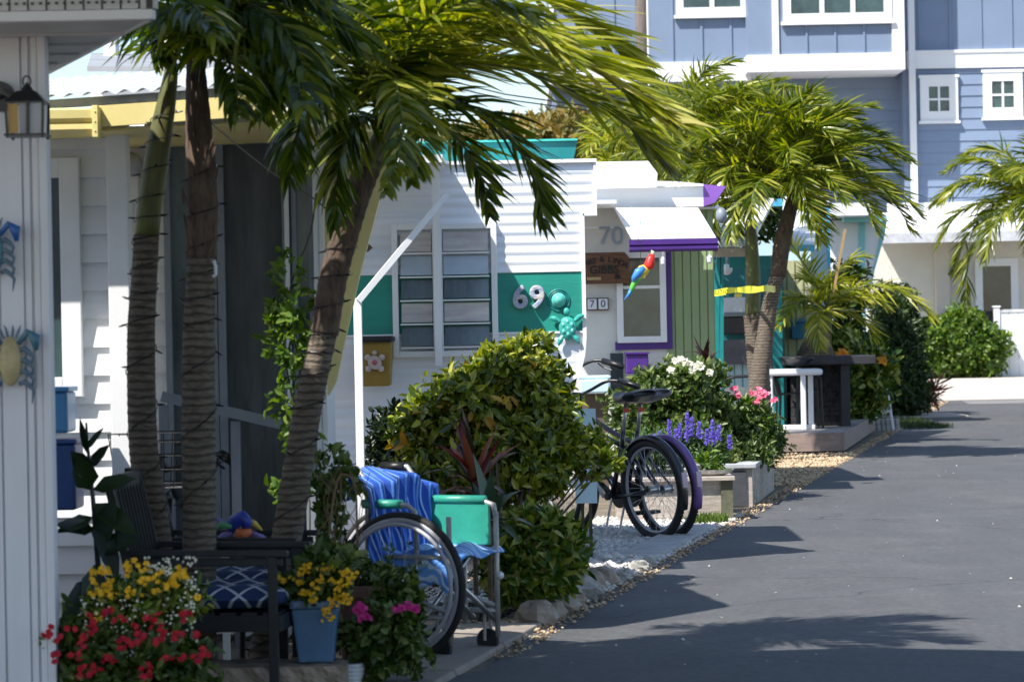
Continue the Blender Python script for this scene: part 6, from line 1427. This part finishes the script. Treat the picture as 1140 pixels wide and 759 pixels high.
t_=shrub('salvia','green salvia with violet flower spikes in the dark grey planter','flowering plant',[(P(752,492,23.2),(.2,.2,.12)),(P(785,495,23.3),(.17,.2,.12)),(P(725,500,23.2),(.15,.2,.12)),(P(770,510,23.1),(.25,.15,.1))],1100,6,.045,.014,mSalv,124,(P(765,540,23.3).x,23.3,0),6,stem_r=.006)
sp_=[]
for x,y0,y1 in [(765,460,492),(745,468,500),(770,465,485),(757,472,492),(778,470,488),(793,468,488),(787,478,495),(800,474,490),(735,480,494),(812,485,500),(795,482,496),(752,478,496),(728,484,497)]:
    for k in range(int((y1-y0)*2.2)):
        u=k/((y1-y0)*2.2); sp_.append(P(x+rr_.normal()*1.1*(.4+u),y0+(y1-y0)*u,23.0))
flowers('violet_spikes',t_,fVio,sp_,.013,4,13)
t_=shrub('flowering_plant','bushy plant with pink flowers on tall stems in the dark grey planter','flowering plant',[(P(835,475,25),(.2,.3,.17)),(P(815,490,24.8),(.22,.3,.14)),(P(850,490,25.2),(.16,.3,.14)),(P(825,505,24.6),(.25,.25,.1))],1100,6,.05,.018,mRose,125,(P(830,520,25).x,25,0),10,stem_r=.006)
m=MB(); clusters(m,[(P(835,455,24.9),(.08,.1,.1)),(P(845,480,24.9),(.1,.1,.1))],60,6,.07,.03,126,shell=.5); m.build('lime_leaves',mHedgeB,t_)
pk=[(798,434),(818,432),(822,440),(838,438),(847,434),(846,442),(843,446),(862,446),(852,438)]
for i_,(x,y) in enumerate(pk): flowers('blossom',t_,fPink,[P(x+rr_.normal()*1.5,y+rr_.normal()*1.3,24.8) for _ in range(4)],.026,5,14+i_)
m=MB()
for x,y in pk: m.tube([P(x,y,24.8),P(x*.6+830*.4,480,24.9)],.005,4)
m.build('flower_stalk',mStemG,t_)
strapplant('grass_clump','arching purple grey grass at the end of the dark grey planter','ornamental grass',P(852,500,25.6),60,.38,.012,LEAF('purplish_grass',[(.08,.06,.06),(.12,.13,.05),(.2,.18,.12)],.2,.5),127,(10,85))
# ================= deck =================
dk=thing('deck','low pinkish wooden deck with a boarded side beside the lane','deck',(3,37,0))
fl0=P(845,480,34.7).x-.9; fr0=P(937,500,34.7).x; fr1=P(971,462,42).x; zt_=P(900,482,34.7).z
m=MB(); n=34
for k in range(n):
    a=34.72+k*7.2/n; b=a+7.2/n-.012; ra=fr0+(fr1-fr0)*(a-34.7)/7.3; rb=fr0+(fr1-fr0)*(b-34.7)/7.3
    m.hexa([(fl0,a,zt_-.03),(ra,a,zt_-.03),(rb,b,zt_-.03),(fl0,b,zt_-.03)],[(fl0,a,zt_),(ra,a,zt_),(rb,b,zt_),(fl0,b,zt_)])
m.build('boards',M('grey_deck_top',(.3,.27,.26),.8,.15,4,.2,30),dk)
m=MB(); m.box(fl0,fr0,34.66,34.7,.03,zt_-.004); m.build('front_board',mDeck,dk)
m=MB(); m.hexa([(fr0+.002,34.66,.03),(fr0+.03,34.66,.03),(fr1+.03,42,.03),(fr1,42,.03)],[(fr0+.002,34.66,zt_),(fr0+.03,34.66,zt_),(fr1+.03,42,zt_),(fr1,42,zt_)]); m.build('side_board',mDeck,dk)
m=MB(); m.box(fl0+.1,fr0-.1,34.8,41.8,0,zt_-.031); m.build('frame',mWoodD,dk)
# white table
tb_=thing('outdoor_table','small white table with a round edged top on the deck','table',(P(880,480,36).x,36,zt_)); d=35.9
X0,X1,Z0,Z1=R(846,411,916,418,d); m=MB(); m.box(X0,X1,d,d+.7,Z0,Z1); m.build('top',mPlate,tb_,bevel=.025)
for q in (892,903):
    for y in ((d+.03),(d+.6)):
        if q==903 and y>d+.1: pass
    x=P(q,440,d).x+.03; m=MB(); m.box(x-.03,x+.03,d+.03+(0 if q==892 else .3),d+.09+(0 if q==892 else .3),zt_,Z0-.001); m.build('leg',mPlate,tb_,bevel=.01)
x=P(858,440,d).x; m=MB(); m.box(x-.03,x+.03,d+.03,d+.09,zt_,Z0-.001); m.build('leg',mPlate,tb_,bevel=.01)
m=MB(); m.box(P(872,480,d).x,P(904,480,d).x+.05,d+.1,d+.16,zt_+.0,zt_+.06); m.build('foot_bar',mPlate,tb_,bevel=.01)
# deck chairs, dark
def deck_chair(label):
    o=V((P(812,480,36.2).x,36.2,zt_)); t=thing('deck_chair',label,'chair',o,'dark chairs on the deck')
    def T(a,l,z): return o+V((a,l,z))
    m=MB(); m.tube(catmull([T(0,0,0),T(.02,0,.45),T(.0,0,.62),T(.45,0,.62),T(.5,0,.5),T(.52,0,0)],16),.016); m.build('leg',mBlackM,t)
    m=MB(); m.tube(catmull([T(0,.5,0),T(.02,.5,.45),T(.0,.5,.62),T(.45,.5,.62),T(.5,.5,.5),T(.52,.5,0)],16),.016); m.build('leg',mBlackM,t)
    m=MB(); m.hexa([T(0,0,.4),T(.5,0,.43),T(.5,.5,.43),T(0,.5,.4)],[T(0,0,.42),T(.5,0,.45),T(.5,.5,.45),T(0,.5,.42)]); m.build('seat',mBlack,t)
    m=MB(); m.hexa([T(0,0,.42),T(.02,0,.42),T(.02,.5,.42),T(0,.5,.42)],[T(-.14,0,.98),T(-.11,0,.98),T(-.11,.5,.98),T(-.14,.5,.98)]); m.tube([T(0,0,.4),T(-.14,0,1.0),T(-.14,.5,1.0),T(0,.5,.4)],.015); m.build('backrest',mBlack,t)
    return t
k1=deck_chair('dark sling chair left of the tree trunks on the deck'); k2=copy_tree(k1,off=(.62,.3,0),label='dark sling chair between the tree trunks and the white table')
gc=thing('garden_chair','grey green plastic garden chair back behind the pink flowers','chair',(P(822,480,33).x,33.6,0)); c=P(822,470,33.4)
m=MB(); m.lathe((c.x,33.6,0.0),[(.0,.0)],3) if 0 else None
m=MB(); vs=[]
X0,X1,Z0,Z1=R(800,430,842,500,33.4); n=14
poly=[V((X0,33.5,0.42)),V((X1,33.5,.42)),V((X1,33.55,Z1-.15))]+[V(((X0+X1)/2+(X1-X0)/2*math.cos(a),33.56,Z1-.15+.15*math.sin(a))) for a in [PI*k/n for k in range(1,n)]]+[V((X0,33.55,Z1-.15))]
m.prism(poly,(0,.03,0)); m.build('backrest',M('grey_green_plastic',(.16,.2,.2),.5),gc); m=MB(); m.box(X0,X1,33.1,33.5,.4,.43); m.build('seat',bpy.data.materials['grey_green_plastic'],gc)
for x,y in ((X0+.02,33.12),(X1-.04,33.12),(X0+.02,33.48),(X1-.04,33.48)):
    m=MB(); m.box(x,x+.03,y,y+.03,0,.4); m.build('leg',bpy.data.materials['grey_green_plastic'],gc)
# dark stone planter and counter
sp=thing('stone_planter','dark stacked stone planter holding the small palm behind the deck','planter',(P(905,460,37.6).x,37.6,zt_))
X0,X1,Z0,Z1=R(880,398,943,470,37.4); rd=random.Random(8); m=MB(); z=zt_; r_=0
while z<Z1-.05:
    x=X0+(0 if r_%2 else -.05)
    while x<X1: 
        w_=rd.uniform(.1,.2); m.box(max(x,X0),min(x+w_-.01,X1),37.4-rd.uniform(0,.025),37.9,z,z+.055); x+=w_
    z+=.06; r_+=1
m.build('stones',mDarkSt,sp); m=MB(); m.box(X0,X1,37.42,38.2,zt_,Z1-.02); m.build('core',mDarkSt,sp)
X0,X1,Z0,Z1=R(872,396,975,406,37.0); m=MB(); m.box(X0,X1,36.98,38.3,Z0,Z1); m.build('coping',M('dark_slab',(.03,.03,.035),.6,.3,6,.2,30),sp,bevel=.01)
m=MB(); c=P(908,386,37.7); m.lathe((c.x,37.7,Z1),[(.24,0),(.2,.1),(.14,.2),(.1,.28)],14); m.build('root_mound',mTrunk,sp)
x0,x1,z0,z1=R(936,404,946,465,37.1); m=MB(); m.box(x0,x1,37.05,37.3,zt_,z0+(z1-z0)); m.build('end_post',bpy.data.materials['dark_slab'],sp)
hl=thing('grill','black kettle shaped bowl on the counter behind the white table','grill',P(887,405,36.7)); m=MB(); m.lathe(P(887,408,36.6),[(.03,-.0),(.12,.02),(.2,.09),(.215,.1),(.2,.11),(.001,.1)],18); m.build('bowl',mBlackM,hl,smooth=True); m=MB(); m.tube([P(887,408,36.6),V((P(887,408,36.6).x,36.6,zt_))],.02); m.build('stand',mBlackM,hl)
# white metal hoop and rocks at end of deck
wh=thing('shepherd_hook','white curved metal hoop beside the end of the deck','hoop',P(994,478,41)); m=MB(); m.tube(catmull(pp([(994,478),(990,450),(986,432),(978,428),(974,440)],41.5),14),.022,6); m.build('rod',mPlate,wh)
bk=thing('block_border','low grey block border at the end of the deck','low wall',(P(985,480,42.4).x,42.4,0)); m=MB(); x0=P(971,480,42.3).x; x1=P(1003,480,42.3).x
for r_ in range(2):
    for k in range(6): m.box(x0+k*(x1-x0)/6,x0+(k+1)*(x1-x0)/6-.01,42.3+.05*r_,42.5,.01+r_*.085,.09+r_*.085)
m.build('blocks',M('pale_block',(.4,.39,.37),.9,.2,10,.5,40),bk,bevel=.006)
t_=shrub('white_flowers','white blossoms and leaves at the foot of the croton shrub','flowering plant',[(P(975,452,41.3),(.15,.1,.06))],60,5,.07,.03,mHedgeB,131,(P(975,462,41.3).x,41.3,0),0)
flowers('blossoms',t_,fWhite,[P(x,y,41.2) for x,y in ((968,452),(974,456),(970,448),(980,455),(960,449),(985,458))],.07,6,17)
# ================= wall ornaments + lantern on near house =================
def crab(label,c,s,bm,cm,lm):
    t=thing('crab_ornament',label,'wall ornament',c,'painted crab ornaments on the near house'); c=V(c)
    q=lambda x,z,y=0: c+V((x*s,y*s,z*s))
    m=MB(); m.ball(q(0,0,-.05),(.17*s,.07*s,.36*s),16,10); m.build('shell',bm,t,smooth=True)
    for k,(pl_) in enumerate((([(.12,.25),(.26,.42),(.36,.34),(.38,.15)],(.035,.05,.09,.03)),([(-.12,.25),(-.28,.42),(-.38,.3),(-.36,.1)],(.035,.05,.09,.03)))):
        m=MB(); m.tube([q(x,z,-.05) for x,z in pl_[0]],[r*s for r in pl_[1]],10); m.build('claw',cm,t,smooth=True)
    m=MB()
    for k in range(4):
        for sg_ in (-1,1):
            z=.15-.16*k; m=MB(); m.tube([q(.13*sg_,z,-.03),q(.2*sg_,z+.03,-.06),q(.27*sg_,z-.02,-.05),q(.33*sg_,z-.1,-.04),q(.3*sg_,z-.2-.03*k,-.03)],[.035*s,.04*s,.034*s,.026*s,.006*s],8); m.build('leg',lm,t,smooth=True)
    m=MB()
    for x in (-.14,-.05,.05,.14): m.tube([q(x*.6,.33,-.04),q(x,.46,-.05),q(x*1.3-.02,.52,-.04)],[.02*s,.018*s,.006*s],6)
    m.build('feelers',lm,t)
    return t
crab('cream bellied crab ornament with green and blue claws on the near house',P(12,402,D0-.05),.235,M('crab_cream',(.5,.42,.22),.45,.2,20,.1,40),M('crab_green',(.08,.22,.2),.4,.4,12,.1,40,c2=(.03,.09,.3)),M('crab_blue_grey',(.12,.2,.27),.45,.3,14,.1,40))
crab('blue crab ornament cut off by the left edge above the cream one',P(-8,280,D0-.05),.22,bpy.data.materials['crab_green'],M('crab_blue',(.02,.13,.42),.35,.2,12,.1,40),bpy.data.materials['crab_blue_grey'])
lt=thing('wall_lantern','black wall lantern with amber and clear panes on the near house','wall lamp',P(0,115,D0-.03)); d=10.1
c=P(30.5,135,d); zb=P(30,152,d).z; zm=P(30,116,d).z; zt2=P(30,102,d).z; Wd=.062
m=MB()
for sx in (-1,1):
    for sy in (-1,1): m.bar((c.x+sx*Wd*.93,d+sy*Wd*.93,zb-.008),(c.x+sx*Wd,d+sy*Wd,zm),.008)
for sx in (-.1,): m.bar((c.x+.01,d-Wd*.97,zb),(c.x+.012,d-Wd*.99,zm),.01)
m.box(c.x-Wd-.006,c.x+Wd+.006,d-Wd-.006,d+Wd+.006,zb-.001,zb+.006); m.box(c.x-Wd-.004,c.x+Wd+.004,d-Wd-.004,d+Wd+.004,zm,zm+.005)
m.hexa([(c.x-Wd-.003,d-Wd-.003,zm+.005),(c.x+Wd+.003,d-Wd-.003,zm+.005),(c.x+Wd+.003,d+Wd+.003,zm+.005),(c.x-Wd-.003,d+Wd+.003,zm+.005)],[(c.x-.03,d-.03,zt2),(c.x+.03,d-.03,zt2),(c.x+.03,d+.03,zt2),(c.x-.03,d+.03,zt2)])
m.lathe((c.x,d,zt2),[(.022,0),(.016,.014),(.006,.02),(.004,.03)],12); zr=P(27,91,d).z
m.tube([V((c.x+.013*math.cos(a),d,zr+.018*math.sin(a))) for a in [2*PI*k/16 for k in range(16)]],.003,6,close=True); m.build('frame',mBlackM,lt)
for a,b,mm in ((-.055,-.022,M('amber_glass',(.5,.28,.03),.25)),(-.018,.004,M('clear_pane',(.3,.3,.36),.2)),(.018,.055,M('pale_pane',(.42,.45,.5),.2))):
    m=MB(); m.box(c.x+a,c.x+b,d-Wd*.9,d-Wd*.9+.003,zb+.008,zm-.002); m.build('pane',mm,lt)
m=MB(); q=P(0,108,D0-.02); m.tube([V((q.x,D0-.0,q.z)),V((q.x,D0-.04,q.z))],.052,20); m.tube(catmull([V((q.x,D0-.03,q.z)),V((q.x+.03,D0-.15,q.z+.01)),V((c.x-.02,d,zm+.012))],10),.013,8); m.build('bracket',mBlackM,lt)
for o in bpy.data.objects:
    if o.type=='MESH' and not o.data.materials: print('nomat',o.name)
print('objs',len(bpy.data.objects),'polys',sum(len(o.data.polygons) for o in bpy.data.objects if o.type=='MESH'))
